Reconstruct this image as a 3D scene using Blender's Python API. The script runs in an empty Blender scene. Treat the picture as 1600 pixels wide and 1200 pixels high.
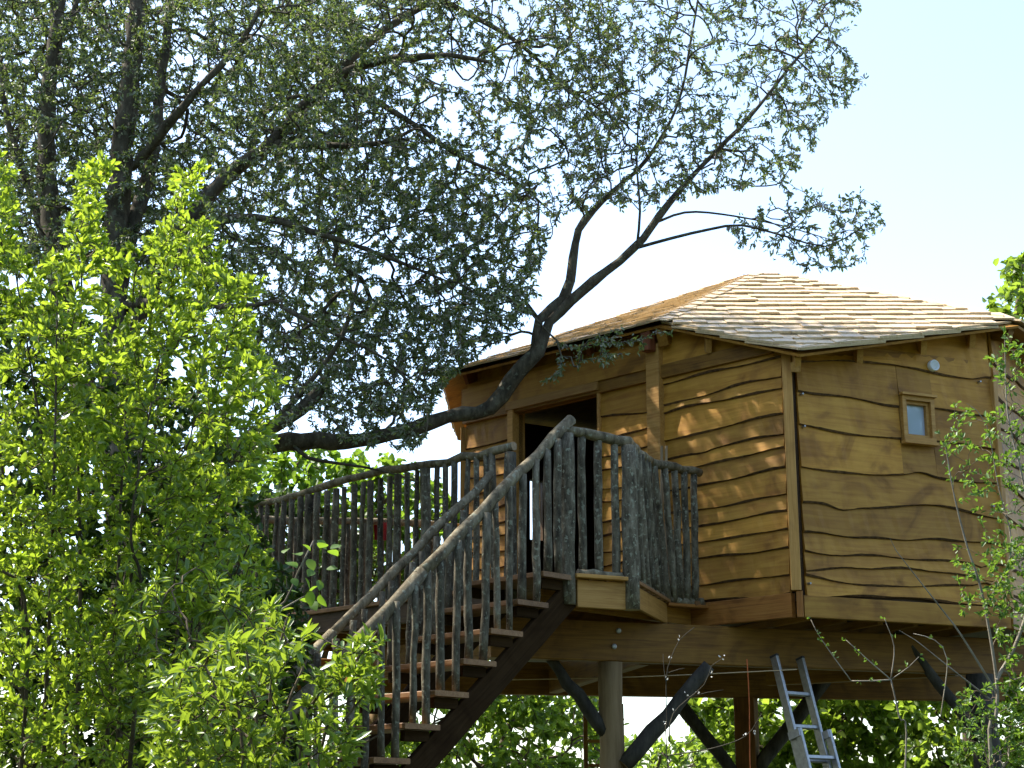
import bpy, math, random
import numpy as np
from mathutils import Vector, Matrix

# ------------------------------------------------------------------ camera, sky, sun, exposure
scn = bpy.context.scene
COL = scn.collection
PITCH = math.radians(14.9)
FPX = 2632.0
cam_d = bpy.data.cameras.new('camera')
cam_d.sensor_width = 36.0
cam_d.lens = 36.0 * FPX / 1600.0
cam_d.clip_start = 0.05
cam_d.clip_end = 3000
cam = bpy.data.objects.new('camera', cam_d)
cam.location = (0, 0, 1.6)
cam.rotation_euler = (math.radians(90) + PITCH, 0, 0)
COL.objects.link(cam)
scn.camera = cam

SUN_AZ, SUN_EL = -68.0, 54.0          # degrees from +Y towards +X, above the horizon
world = bpy.data.worlds.new('World')
scn.world = world
world.use_nodes = True
wn = world.node_tree
sky = wn.nodes.new('ShaderNodeTexSky')
sky.sky_type = 'NISHITA'
sky.sun_disc = False
sky.sun_elevation = math.radians(SUN_EL)
sky.sun_rotation = math.radians(SUN_AZ)
sky.air_density = 1.0
sky.dust_density = 1.5
sky.ozone_density = 1.0
bgn = wn.nodes['Background']
bgn.inputs['Strength'].default_value = 0.15
wn.links.new(sky.outputs[0], bgn.inputs['Color'])

sun_d = bpy.data.lights.new('sun', 'SUN')
sun_d.energy = 3.6
sun_d.angle = math.radians(0.55)
sun_d.color = (1.0, 0.94, 0.84)
sun = bpy.data.objects.new('sun', sun_d)
_a, _e = math.radians(SUN_AZ), math.radians(SUN_EL)
SDIR = Vector((math.sin(_a) * math.cos(_e), math.cos(_a) * math.cos(_e), math.sin(_e)))
sun.rotation_euler = SDIR.to_track_quat('Z', 'Y').to_euler()
sun.location = SDIR * 60
COL.objects.link(sun)

vs = scn.view_settings
vs.view_transform = 'Standard'
vs.look = 'None'
vs.exposure = 1.7
vs.gamma = 1.0
vs.use_curve_mapping = False
scn.render.engine = 'CYCLES'
scn.cycles.max_bounces = 8
scn.cycles.transparent_max_bounces = 8
scn.render.resolution_x, scn.render.resolution_y = 1024, 768

# ------------------------------------------------------------------ small maths helpers
CAM = np.array([0.0, 0.0, 1.6])
_F = np.array([0, math.cos(PITCH), math.sin(PITCH)])
_U = np.array([0, -math.sin(PITCH), math.cos(PITCH)])
_R = np.array([1.0, 0, 0])

def ray(x, y):
    return _F + _R * (x - 800) / FPX + _U * (600 - y) / FPX

def at(x, y, Y):
    d = ray(x, y)
    return CAM + d * (Y / d[1])

def atz(x, y, z):
    d = ray(x, y)
    return CAM + d * ((z - CAM[2]) / d[2])

def px(P):
    d = np.asarray(P) - CAM
    w = d @ _F
    return 800 + FPX * (d @ _R) / w, 600 - FPX * (d @ _U) / w

def azd(a):
    a = math.radians(a)
    return np.array([math.sin(a), math.cos(a), 0.0])

V3 = lambda *a: np.array(a, float)
ZUP = V3(0, 0, 1)

# ------------------------------------------------------------------ materials
MATS = {}

def nodes_of(m):
    return m.node_tree.nodes, m.node_tree.links

def new_mat(name):
    m = bpy.data.materials.new(name)
    m.use_nodes = True
    MATS[name] = m
    return m

def ramp(n, stops):
    r = n.new('ShaderNodeValToRGB')
    el = r.color_ramp.elements
    el[0].position, el[0].color = stops[0][0], (*stops[0][1], 1)
    el[1].position, el[1].color = stops[-1][0], (*stops[-1][1], 1)
    for p, c in stops[1:-1]:
        e = el.new(p)
        e.color = (*c, 1)
    return r

def wood(name, light, mid, dark, rough=0.6, grain=(1.2, 26, 26), stain=0.6, spec=0.3, bump=0.25, sat_var=0.25, stain_scale=2.3):
    """sawn timber: fine grain along local X, darker figure and stains, a shade of its own per piece"""
    m = new_mat(name)
    n, l = nodes_of(m)
    b = n['Principled BSDF']
    tc = n.new('ShaderNodeTexCoord')
    oi = n.new('ShaderNodeObjectInfo')
    off = n.new('ShaderNodeVectorMath'); off.operation = 'MULTIPLY_ADD'
    comb = n.new('ShaderNodeCombineXYZ')
    mul = n.new('ShaderNodeMath'); mul.operation = 'MULTIPLY'; mul.inputs[1].default_value = 37.0
    l.new(oi.outputs['Random'], mul.inputs[0])
    for i in range(3):
        l.new(mul.outputs[0], comb.inputs[i])
    add = n.new('ShaderNodeVectorMath'); add.operation = 'ADD'
    l.new(tc.outputs['Object'], add.inputs[0]); l.new(comb.outputs[0], add.inputs[1])
    mp = n.new('ShaderNodeMapping'); mp.inputs['Scale'].default_value = grain
    l.new(add.outputs[0], mp.inputs[0])
    # figure: noise warped
    ns = n.new('ShaderNodeTexNoise'); ns.inputs['Scale'].default_value = 1.6; ns.inputs['Detail'].default_value = 7
    ns.inputs['Distortion'].default_value = 1.4
    l.new(mp.outputs[0], ns.inputs['Vector'])
    st = n.new('ShaderNodeTexNoise'); st.inputs['Scale'].default_value = stain_scale; st.inputs['Detail'].default_value = 5
    st.inputs['Distortion'].default_value = 2.2
    l.new(add.outputs[0], st.inputs['Vector'])
    r1 = ramp(n, [(0.28, dark), (0.5, mid), (0.72, light)])
    l.new(ns.outputs['Fac'], r1.inputs[0])
    r2 = ramp(n, [(0.33, (0.36, 0.27, 0.19)), (0.44, (0.8, 0.74, 0.66)), (0.56, (1, 1, 1))])
    l.new(st.outputs['Fac'], r2.inputs[0])
    mx = n.new('ShaderNodeMixRGB'); mx.blend_type = 'MULTIPLY'; mx.inputs[0].default_value = stain
    l.new(r1.outputs[0], mx.inputs[1]); l.new(r2.outputs[0], mx.inputs[2])
    hs = n.new('ShaderNodeHueSaturation')
    mr = n.new('ShaderNodeMapRange'); mr.inputs[3].default_value = 1 - sat_var; mr.inputs[4].default_value = 1 + sat_var
    l.new(oi.outputs['Random'], mr.inputs[0]); l.new(mr.outputs[0], hs.inputs['Value'])
    l.new(mx.outputs[0], hs.inputs['Color'])
    l.new(hs.outputs[0], b.inputs['Base Color'])
    b.inputs['Roughness'].default_value = rough
    b.inputs['Specular IOR Level'].default_value = spec
    bp = n.new('ShaderNodeBump'); bp.inputs['Strength'].default_value = bump; bp.inputs['Distance'].default_value = 0.006
    l.new(ns.outputs['Fac'], bp.inputs['Height']); l.new(bp.outputs[0], b.inputs['Normal'])
    return m

def bark(name, c0, c1, c2, scale=9, stretch=(1, 1, 0.35), rough=0.9, bump=0.7, lich=None, lich_amt=0.55):
    m = new_mat(name)
    n, l = nodes_of(m)
    b = n['Principled BSDF']
    tc = n.new('ShaderNodeTexCoord')
    oi = n.new('ShaderNodeObjectInfo')
    comb = n.new('ShaderNodeCombineXYZ')
    mul = n.new('ShaderNodeMath'); mul.operation = 'MULTIPLY'; mul.inputs[1].default_value = 53.0
    l.new(oi.outputs['Random'], mul.inputs[0])
    for i in range(3):
        l.new(mul.outputs[0], comb.inputs[i])
    add = n.new('ShaderNodeVectorMath'); add.operation = 'ADD'
    l.new(tc.outputs['Object'], add.inputs[0]); l.new(comb.outputs[0], add.inputs[1])
    mp = n.new('ShaderNodeMapping'); mp.inputs['Scale'].default_value = stretch
    l.new(add.outputs[0], mp.inputs[0])
    ns = n.new('ShaderNodeTexNoise'); ns.inputs['Scale'].default_value = scale; ns.inputs['Detail'].default_value = 8
    ns.inputs['Roughness'].default_value = 0.7
    l.new(mp.outputs[0], ns.inputs['Vector'])
    r = ramp(n, [(0.34, c0), (0.5, c1), (0.68, c2)])
    l.new(ns.outputs['Fac'], r.inputs[0])
    out = r.outputs[0]
    if lich:
        n2 = n.new('ShaderNodeTexNoise'); n2.inputs['Scale'].default_value = scale * 1.7; n2.inputs['Detail'].default_value = 6
        l.new(add.outputs[0], n2.inputs['Vector'])
        r2 = ramp(n, [(lich_amt, (0, 0, 0)), (lich_amt + 0.06, (1, 1, 1))])
        l.new(n2.outputs['Fac'], r2.inputs[0])
        mx = n.new('ShaderNodeMixRGB'); mx.inputs[2].default_value = (*lich, 1)
        l.new(r2.outputs[0], mx.inputs[0]); l.new(out, mx.inputs[1])
        out = mx.outputs[0]
    hs = n.new('ShaderNodeHueSaturation')
    mr = n.new('ShaderNodeMapRange'); mr.inputs[3].default_value = 0.72; mr.inputs[4].default_value = 1.28
    l.new(oi.outputs['Random'], mr.inputs[0]); l.new(mr.outputs[0], hs.inputs['Value'])
    l.new(out, hs.inputs['Color'])
    l.new(hs.outputs[0], b.inputs['Base Color'])
    b.inputs['Roughness'].default_value = rough
    b.inputs['Specular IOR Level'].default_value = 0.2
    bp = n.new('ShaderNodeBump'); bp.inputs['Strength'].default_value = bump; bp.inputs['Distance'].default_value = 0.012
    l.new(ns.outputs['Fac'], bp.inputs['Height']); l.new(bp.outputs[0], b.inputs['Normal'])
    return m

def leaf_mat(name, c_dark, c_mid, c_light, trans, tfac=0.45, rough=0.45, spec=0.4, back=None):
    m = new_mat(name)
    n, l = nodes_of(m)
    b = n['Principled BSDF']
    g = n.new('ShaderNodeNewGeometry')
    r = ramp(n, [(0.0, c_dark), (0.5, c_mid), (1.0, c_light)])
    l.new(g.outputs['Random Per Island'], r.inputs[0])
    col = r.outputs[0]
    if back:
        mb = n.new('ShaderNodeMixRGB'); mb.inputs[2].default_value = (*back, 1)
        l.new(g.outputs['Backfacing'], mb.inputs[0]); l.new(col, mb.inputs[1])
        col = mb.outputs[0]
    l.new(col, b.inputs['Base Color'])
    b.inputs['Roughness'].default_value = rough
    b.inputs['Specular IOR Level'].default_value = spec
    t = n.new('ShaderNodeBsdfTranslucent')
    hs = n.new('ShaderNodeHueSaturation')
    mr = n.new('ShaderNodeMapRange'); mr.inputs[3].default_value = 0.7; mr.inputs[4].default_value = 1.25
    l.new(g.outputs['Random Per Island'], mr.inputs[0]); l.new(mr.outputs[0], hs.inputs['Value'])
    hs.inputs['Color'].default_value = (*trans, 1)
    l.new(hs.outputs[0], t.inputs['Color'])
    ms = n.new('ShaderNodeMixShader'); ms.inputs[0].default_value = tfac
    l.new(b.outputs[0], ms.inputs[1]); l.new(t.outputs[0], ms.inputs[2])
    l.new(ms.outputs[0], n['Material Output'].inputs['Surface'])
    return m

def plain(name, col, rough=0.5, metal=0.0, spec=0.5, noise=0.15, nscale=30):
    m = new_mat(name)
    n, l = nodes_of(m)
    b = n['Principled BSDF']
    tc = n.new('ShaderNodeTexCoord')
    ns = n.new('ShaderNodeTexNoise'); ns.inputs['Scale'].default_value = nscale; ns.inputs['Detail'].default_value = 5
    l.new(tc.outputs['Object'], ns.inputs['Vector'])
    r = ramp(n, [(0.3, tuple(c * (1 - noise) for c in col)), (0.7, tuple(min(1, c * (1 + noise)) for c in col))])
    l.new(ns.outputs['Fac'], r.inputs[0])
    l.new(r.outputs[0], b.inputs['Base Color'])
    b.inputs['Roughness'].default_value = rough
    b.inputs['Metallic'].default_value = metal
    b.inputs['Specular IOR Level'].default_value = spec
    return m

M_BOARD = wood('waney_board', (0.48, 0.25, 0.036), (0.415, 0.203, 0.026), (0.32, 0.142, 0.016), stain=0.65, bump=0.12, stain_scale=1.7, grain=(1.0, 14, 14))
M_WANE = bark('wane_edge', (0.05, 0.026, 0.012), (0.10, 0.055, 0.024), (0.17, 0.095, 0.04), scale=25)
M_TRIM = wood('trim_timber', (0.47, 0.265, 0.075), (0.40, 0.21, 0.05), (0.30, 0.145, 0.03), stain=0.3)
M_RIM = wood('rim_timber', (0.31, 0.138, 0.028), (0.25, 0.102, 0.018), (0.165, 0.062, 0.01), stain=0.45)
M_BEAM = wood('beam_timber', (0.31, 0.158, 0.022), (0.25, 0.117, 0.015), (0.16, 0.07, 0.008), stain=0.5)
M_RED = wood('red_timber', (0.24, 0.08, 0.03), (0.19, 0.058, 0.02), (0.13, 0.036, 0.013), stain=0.3)
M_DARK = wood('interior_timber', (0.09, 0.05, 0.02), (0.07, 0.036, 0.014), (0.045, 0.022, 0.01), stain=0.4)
M_SHING = wood('cedar_shingle', (0.67, 0.53, 0.335), (0.58, 0.44, 0.255), (0.46, 0.32, 0.165), stain=0.12, grain=(30, 3, 30),
               sat_var=0.06, rough=0.5, spec=0.5)
M_TREAD = wood('tread_timber', (0.30, 0.165, 0.075), (0.24, 0.125, 0.05), (0.17, 0.08, 0.03), stain=0.4)
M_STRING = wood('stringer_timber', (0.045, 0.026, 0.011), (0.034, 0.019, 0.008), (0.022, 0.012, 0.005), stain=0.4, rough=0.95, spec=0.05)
M_LOG = bark('hazel_bark', (0.035, 0.027, 0.017), (0.11, 0.092, 0.06), (0.225, 0.195, 0.135), scale=22,
             lich=(0.22, 0.22, 0.155), lich_amt=0.58)
M_RAIL = bark('rail_bark', (0.06, 0.046, 0.026), (0.165, 0.135, 0.082), (0.30, 0.255, 0.165), scale=18,
              lich=(0.27, 0.27, 0.19), lich_amt=0.6)
M_CUT = wood('cut_end', (0.36, 0.26, 0.15), (0.30, 0.21, 0.11), (0.22, 0.145, 0.07), stain=0.3)
M_POST = bark('peeled_post', (0.22, 0.145, 0.07), (0.33, 0.225, 0.115), (0.40, 0.285, 0.155), scale=5, stretch=(3, 3, 0.25), bump=0.3)
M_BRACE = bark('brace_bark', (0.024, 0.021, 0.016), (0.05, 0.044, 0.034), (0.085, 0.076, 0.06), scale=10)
M_WBARK = bark('willow_bark', (0.035, 0.027, 0.016), (0.085, 0.07, 0.045), (0.16, 0.138, 0.092), scale=14, bump=1.0,
               lich=(0.14, 0.145, 0.095), lich_amt=0.6)
M_TWIG = bark('twig_bark', (0.03, 0.026, 0.018), (0.06, 0.052, 0.037), (0.10, 0.088, 0.062), scale=14)
M_TWIG2 = bark('shrub_twig', (0.045, 0.035, 0.024), (0.09, 0.07, 0.045), (0.15, 0.12, 0.08), scale=14)
M_PALE = bark('pale_twig', (0.14, 0.12, 0.09), (0.24, 0.21, 0.16), (0.32, 0.29, 0.23), scale=14)
M_ALU = plain('aluminium', (0.34, 0.335, 0.32), rough=0.42, metal=0.85, noise=0.2)
M_PLASTIC = plain('white_plastic', (0.72, 0.74, 0.74), rough=0.4, noise=0.04)
M_BLACK = plain('black_rubber', (0.02, 0.02, 0.02), rough=0.7)
M_STEEL = plain('steel_bolt', (0.35, 0.35, 0.36), rough=0.45, metal=0.8)
M_CORD = plain('pale_cord', (0.5, 0.36, 0.2), rough=0.9)
M_ORANGE = plain('orange_cord', (0.55, 0.13, 0.03), rough=0.8)
M_REDC = plain('red_cloth', (0.26, 0.012, 0.018), rough=0.8)
M_GROUND = plain('grass_ground', (0.032, 0.045, 0.014), rough=0.95, noise=0.5, nscale=0.8)

L_WILLOW = leaf_mat('willow_leaf', (0.045, 0.072, 0.025), (0.07, 0.11, 0.036), (0.12, 0.155, 0.07), (0.2, 0.28, 0.05), 0.36,
                    back=(0.23, 0.25, 0.175))
L_CATKIN = leaf_mat('catkin_fluff', (0.20, 0.19, 0.15), (0.28, 0.26, 0.21), (0.36, 0.34, 0.28), (0.25, 0.24, 0.18), 0.25, rough=0.9, spec=0.1)
L_BUSH = leaf_mat('plum_leaf', (0.075, 0.148, 0.018), (0.12, 0.21, 0.024), (0.18, 0.275, 0.036), (0.38, 0.52, 0.035), 0.5, rough=0.3, spec=0.7)
L_ELDER = leaf_mat('lance_leaf', (0.07, 0.135, 0.016), (0.105, 0.185, 0.02), (0.15, 0.235, 0.028), (0.30, 0.42, 0.03), 0.42, rough=0.33, spec=0.6)
L_HAZEL = leaf_mat('hazel_leaf', (0.055, 0.12, 0.02), (0.08, 0.16, 0.025), (0.12, 0.2, 0.03), (0.26, 0.42, 0.03), 0.45)
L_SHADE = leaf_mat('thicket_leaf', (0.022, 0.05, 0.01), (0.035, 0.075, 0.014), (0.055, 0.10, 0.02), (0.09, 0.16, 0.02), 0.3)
L_HAW = leaf_mat('hawthorn_leaf', (0.04, 0.09, 0.018), (0.06, 0.125, 0.022), (0.09, 0.16, 0.03), (0.2, 0.34, 0.03), 0.42)
L_BACK = leaf_mat('woodland_leaf', (0.05, 0.10, 0.016), (0.085, 0.15, 0.02), (0.13, 0.19, 0.03), (0.32, 0.46, 0.04), 0.5)
L_BLOSSOM = leaf_mat('white_blossom', (0.55, 0.55, 0.5), (0.65, 0.65, 0.6), (0.75, 0.75, 0.7), (0.6, 0.6, 0.55), 0.3)

def glass_mat():
    m = new_mat('window_glass')
    n, l = nodes_of(m)
    b = n['Principled BSDF']
    b.inputs['Base Color'].default_value = (0.34, 0.40, 0.48, 1)
    b.inputs['Roughness'].default_value = 0.06
    b.inputs['Specular IOR Level'].default_value = 0.9
    b.inputs['Coat Weight'].default_value = 1.0
    b.inputs['Coat Roughness'].default_value = 0.03
    return m
M_GLASS = glass_mat()

# ------------------------------------------------------------------ object helpers
ORG = {}

def mesh_np(name, V, F, mats, smooth=False, midx=None):
    """V (n,3); F a list of face index arrays, or an (m,k) array"""
    me = bpy.data.meshes.new(name)
    V = np.asarray(V, np.float32)
    if isinstance(F, np.ndarray):
        m, k = F.shape
        me.vertices.add(len(V)); me.vertices.foreach_set('co', V.ravel())
        me.loops.add(m * k); me.loops.foreach_set('vertex_index', F.astype(np.int32).ravel())
        me.polygons.add(m)
        me.polygons.foreach_set('loop_start', np.arange(0, m * k, k, dtype=np.int32))
        me.polygons.foreach_set('loop_total', np.full(m, k, np.int32))
        me.update(calc_edges=True)
    else:
        me.from_pydata(V.tolist(), [], [list(map(int, f)) for f in F])
    for mt in (mats if isinstance(mats, (list, tuple)) else [mats]):
        me.materials.append(mt)
    if midx is not None:
        me.polygons.foreach_set('material_index', np.asarray(midx, np.int32))
    if smooth:
        me.polygons.foreach_set('use_smooth', np.ones(len(me.polygons), bool))
    me.update()
    return me

def tag(o, label, cat, group=None):
    o['label'] = label
    o['category'] = cat
    if group:
        o['group'] = group
    return o

def thing(name, loc, label, cat, group=None):
    o = bpy.data.objects.new(name, None)
    o.location = tuple(loc)
    o.empty_display_size = 0.2
    COL.objects.link(o)
    ORG[o.name] = np.array(loc, float)
    return tag(o, label, cat, group)

def part(name, V, F, mat, parent=None, smooth=False, origin=None, midx=None, label=None, kind=None):
    """a mesh given in world coordinates, parented with its own origin"""
    V = np.asarray(V, float)
    po = ORG[parent.name] if parent is not None else np.zeros(3)
    o_ = po if origin is None else np.asarray(origin, float)
    me = mesh_np(name, V - o_, F, mat, smooth, midx)
    ob = bpy.data.objects.new(name, me)
    ob.location = tuple(o_ - po)
    if parent is not None:
        ob.parent = parent
    COL.objects.link(ob)
    ORG[ob.name] = o_
    if label:
        ob['label'] = label
    if kind:
        ob['kind'] = kind
    return ob

def structure(name, V, F, mat):
    o = part(name, V, F, mat)
    o['kind'] = 'structure'
    return o

BOXF = [(0, 3, 2, 1), (4, 5, 6, 7), (0, 1, 5, 4), (1, 2, 6, 5), (2, 3, 7, 6), (3, 0, 4, 7)]

def box_axes(c, ax, ay, az_):
    """8 corners of a box about c with half vectors ax, ay, az_"""
    c = np.asarray(c, float)
    return np.array([c + sx * ax + sy * ay + sz * az_ for sz in (-1, 1) for sx, sy in ((-1, -1), (1, -1), (1, 1), (-1, 1))])

def chamfer(V8, ax, ay, az_, ch):
    return V8

def bar(name, p0, p1, w, h, mat, parent, up=ZUP, label=None, ch=0.004):
    """squared timber from p0 to p1 (centre line), width w sideways, height h along up, with eased long edges"""
    p0 = np.asarray(p0, float); p1 = np.asarray(p1, float)
    d = p1 - p0; L = np.linalg.norm(d); d = d / L
    s = np.cross(d, up); s /= np.linalg.norm(s)
    u = np.cross(s, d)
    a, b2 = w / 2, h / 2
    prof = [(-a + ch, -b2), (a - ch, -b2), (a, -b2 + ch), (a, b2 - ch), (a - ch, b2), (-a + ch, b2), (-a, b2 - ch), (-a, -b2 + ch)]
    # local coordinates with X along the piece so the grain follows it
    V = [(x, y, z) for x in (-L / 2, L / 2) for y, z in prof]
    F = [tuple(range(7, -1, -1)), tuple(range(8, 16))] + [(i, (i + 1) % 8, 8 + (i + 1) % 8, 8 + i) for i in range(8)]
    me = mesh_np(name, V, F, mat)
    ob = bpy.data.objects.new(name, me)
    po = ORG[parent.name] if parent is not None else np.zeros(3)
    c = (p0 + p1) / 2
    Mx = Matrix(((d[0], s[0], u[0], c[0] - po[0]), (d[1], s[1], u[1], c[1] - po[1]), (d[2], s[2], u[2], c[2] - po[2]), (0, 0, 0, 1)))
    # keep it right-handed
    if Mx.to_3x3().determinant() < 0:
        for r in range(3):
            Mx[r][1] = -Mx[r][1]
    if parent is not None:
        ob.parent = parent
    ob.matrix_basis = Mx
    COL.objects.link(ob)
    ORG[ob.name] = c
    if label:
        ob['label'] = label
    return ob

def frames(P):
    P = np.asarray(P, float)
    T = np.gradient(P, axis=0)
    tl = np.linalg.norm(T, axis=1)
    good = np.where(tl > 1e-7)[0]
    for i in np.where(tl <= 1e-7)[0]:
        T[i] = T[good[np.abs(good - i).argmin()]] if len(good) else V3(0, 0, 1)
    T /= np.linalg.norm(T, axis=1)[:, None]
    ref = ZUP if abs(T[0][2]) < 0.9 else V3(1, 0, 0)
    N = np.cross(T[0], ref); N /= np.linalg.norm(N)
    out = []
    for t in T:
        N = N - t * (N @ t); N /= np.linalg.norm(N) + 1e-9
        out.append((N, np.cross(t, N)))
    return out

def tube(P, R, sides=8, caps=True, lump=0.0, rng=None):
    P = np.asarray(P, float); n = len(P)
    R = np.broadcast_to(np.asarray(R, float), (n,))
    fr = frames(P)
    ang = np.linspace(0, 2 * math.pi, sides, endpoint=False)
    V = np.zeros((n * sides, 3))
    for i in range(n):
        rr = R[i] * (1 + (rng.uniform(-lump, lump, sides) if lump else 0))
        V[i * sides:(i + 1) * sides] = P[i] + np.outer(np.cos(ang) * rr, fr[i][0]) + np.outer(np.sin(ang) * rr, fr[i][1])
    F = []
    for i in range(n - 1):
        a = i * sides; b = a + sides
        for j in range(sides):
            k = (j + 1) % sides
            F.append((a + j, a + k, b + k, b + j))
    nc = 0
    if caps:
        F.append(tuple(range(sides - 1, -1, -1)))
        F.append(tuple(range((n - 1) * sides, n * sides)))
        nc = 2
    return V, F, nc

def log(name, p0, p1, r0, r1, mat, parent, seed=0, crook=0.006, n=7, sides=9, label=None, lump=0.07):
    """a round pole with bark, slightly crooked, with pale sawn ends"""
    rg = np.random.default_rng(seed + 7)
    p0 = np.asarray(p0, float); p1 = np.asarray(p1, float)
    t = np.linspace(0, 1, n)[:, None]
    P = p0 + (p1 - p0) * t
    wob = rg.normal(0, crook, (n, 3)); wob[0] = 0; wob[-1] = 0
    bow = rg.normal(0, crook * 1.2, 3)
    P = P + wob + np.sin(t * math.pi) * bow
    R = np.linspace(r0, r1, n) * (1 + rg.uniform(-0.07, 0.07, n))
    V, F, nc = tube(P, R, sides, True, lump, rg)
    # side knots
    midx = [0] * (len(F) - 2) + [1, 1]
    ob = part(name, V, F, [mat, M_CUT], parent, smooth=True, origin=(p0 + p1) / 2, midx=midx, label=label)
    me = ob.data
    me.polygons[len(F) - 1].use_smooth = False
    me.polygons[len(F) - 2].use_smooth = False
    return ob

# ------------------------------------------------------------------ the ground
g = 60
gx, gy = np.meshgrid(np.linspace(-400, 400, g), np.linspace(-200, 900, g))
gz = 0.06 * np.sin(gx * 0.11) * np.cos(gy * 0.07)
gV = np.stack([gx.ravel(), gy.ravel(), gz.ravel() - 0.06], 1)
gi = np.arange(g * g).reshape(g, g)
gF = np.stack([gi[:-1, :-1].ravel(), gi[:-1, 1:].ravel(), gi[1:, 1:].ravel(), gi[1:, :-1].ravel()], 1)
structure('ground', gV, gF, M_GROUND)

# ------------------------------------------------------------------ the cabin: plan and heights
B_ = azd(-46)                    # along the door wall, away to the left
NAB = V3(-B_[1], B_[0], 0)       # outward from the door wall
NAB = V3(-0.6947, -0.7193, 0)
K1 = V3(2.2, 13.0, 0)
KL = K1 + 3.65 * B_
K2 = K1 + 2.0 * azd(67)
K3 = K2 + 1.9 * azd(30)
K4 = V3(4.3, 17.9, 0)
K5 = V3(1.6, 18.6, 0)
K6 = V3(-0.2, 17.5, 0)
ZF0, ZF1 = 3.197, 3.365          # rim board
ZW = 5.32                        # top of the walls

def yz(y):                       # height on the front corner from a picture row
    return 3.197 + (965 - y) * 0.005116

F1 = at(1030, 508, 13.66)        # foot of the front hip
E1 = at(1250, 553, 12.68)        # eave over the front corner
F2 = atz(1592, 508, F1[2])       # foot of the right hip
nM = np.cross(E1 - F1, F2 - F1); nM /= np.linalg.norm(nM); nM *= np.sign(nM[2])
rr_ = ray(1185, 430)
APEX = CAM + rr_ * ((F1 - CAM) @ nM / (rr_ @ nM))
FL = atz(690, 590, F1[2])
FB1 = V3(-0.6, 17.9, F1[2]); FB2 = V3(1.4, 19.1, F1[2]); FB3 = V3(4.9, 18.3, F1[2]); FR = V3(5.7, 15.6, F1[2])

def fn(poly):
    n = np.cross(poly[1] - poly[0], poly[-1] - poly[0]); n /= np.linalg.norm(n); return n * np.sign(n[2])
def roof_z(p, poly):
    n = fn(poly); A = poly[0]
    return A[2] - ((p[0] - A[0]) * n[0] + (p[1] - A[1]) * n[1]) / n[2] - 0.06
roof_faces = [(APEX, F1, E1, F2), (APEX, FL, F1), (APEX, FB1, FL), (APEX, FB2, FB1), (APEX, FB3, FB2), (APEX, FR, FB3), (APEX, F2, FR)]
def clip_on(p0, d, faces, out=0.05):
    o = V3(d[1], -d[0], 0) * out
    def f(u):
        return np.array([min(roof_z(p0 + d * x + o, roof_faces[k]) for k in faces) for x in u])
    return f

cabin = thing('tree_cabin', (2.3, 15.5, 3.2), 'timber cabin on stilts with waney-edge board walls and shingled pyramid roof', 'cabin')

def to_local(wall_o, d):
    inw = V3(-d[1], d[0], 0)
    return inw

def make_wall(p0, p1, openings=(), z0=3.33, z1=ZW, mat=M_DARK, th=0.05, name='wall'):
    """backing wall in a local frame: x from left to right seen from outside, y inward, z up"""
    p0 = V3(*p0[:2], 0); p1 = V3(*p1[:2], 0)
    d = p1 - p0; L = np.linalg.norm(d); d /= L
    rects = []
    if openings:
        ox0, ox1, oz0, oz1 = openings[0]
        rects = [(0, ox0, z0, z1), (ox1, L, z0, z1)]
        if oz0 > z0 + 0.01: rects.append((ox0, ox1, z0, oz0))
        if oz1 < z1 - 0.01: rects.append((ox0, ox1, oz1, z1))
    else:
        rects = [(0, L, z0, z1)]
    V, F = [], []
    for x0, x1, a, b in rects:
        k = len(V)
        V += [(x0, 0, a), (x1, 0, a), (x1, th, a), (x0, th, a), (x0, 0, b), (x1, 0, b), (x1, th, b), (x0, th, b)]
        F += [tuple(i + k for i in f) for f in BOXF]
    me = mesh_np(name, V, F, mat)
    ob = bpy.data.objects.new(name, me)
    ob.parent = cabin
    ob.location = tuple(p0 - ORG[cabin.name])
    ob.rotation_euler = (0, 0, math.atan2(d[1], d[0]))
    COL.objects.link(ob)
    return ob, d, L

def local_part(name, V, F, mat, wall, smooth=False, midx=None, label=None):
    me = mesh_np(name, V, F, mat, smooth, midx)
    ob = bpy.data.objects.new(name, me)
    ob.parent = wall
    COL.objects.link(ob)
    if label: ob['label'] = label
    return ob

def lbox(name, x0, x1, y0, y1, z0, z1, mat, wall, label=None, ch=0.004):
    V = []
    for z in (z0, z1):
        V += [(x0 + ch, y0, z), (x1 - ch, y0, z), (x1, y0 + ch, z), (x1, y1, z), (x0, y1, z), (x0, y0 + ch, z)]
    F = [(5, 4, 3, 2, 1, 0), (6, 7, 8, 9, 10, 11)] + [(i, (i + 1) % 6, 6 + (i + 1) % 6, 6 + i) for i in range(6)]
    return local_part(name, V, F, mat, wall, label=label)

brng = np.random.default_rng(11)

def wave(u, rg, amp):
    s = np.zeros_like(u)
    for k in range(4):
        fq = rg.uniform(1.2, 3.2) * (1.6 ** k)
        s += amp * (0.6 ** k) * np.sin(u * fq + rg.uniform(0, 6.28))
    # a few cusps where a limb left the trunk
    if rg.random() < 0.55:
        c = rg.uniform(u[0], u[-1]); w = rg.uniform(0.05, 0.13)
        s += rg.choice([-1, 1]) * amp * 1.5 * np.exp(-((u - c) / w) ** 2)
    return s

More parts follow.
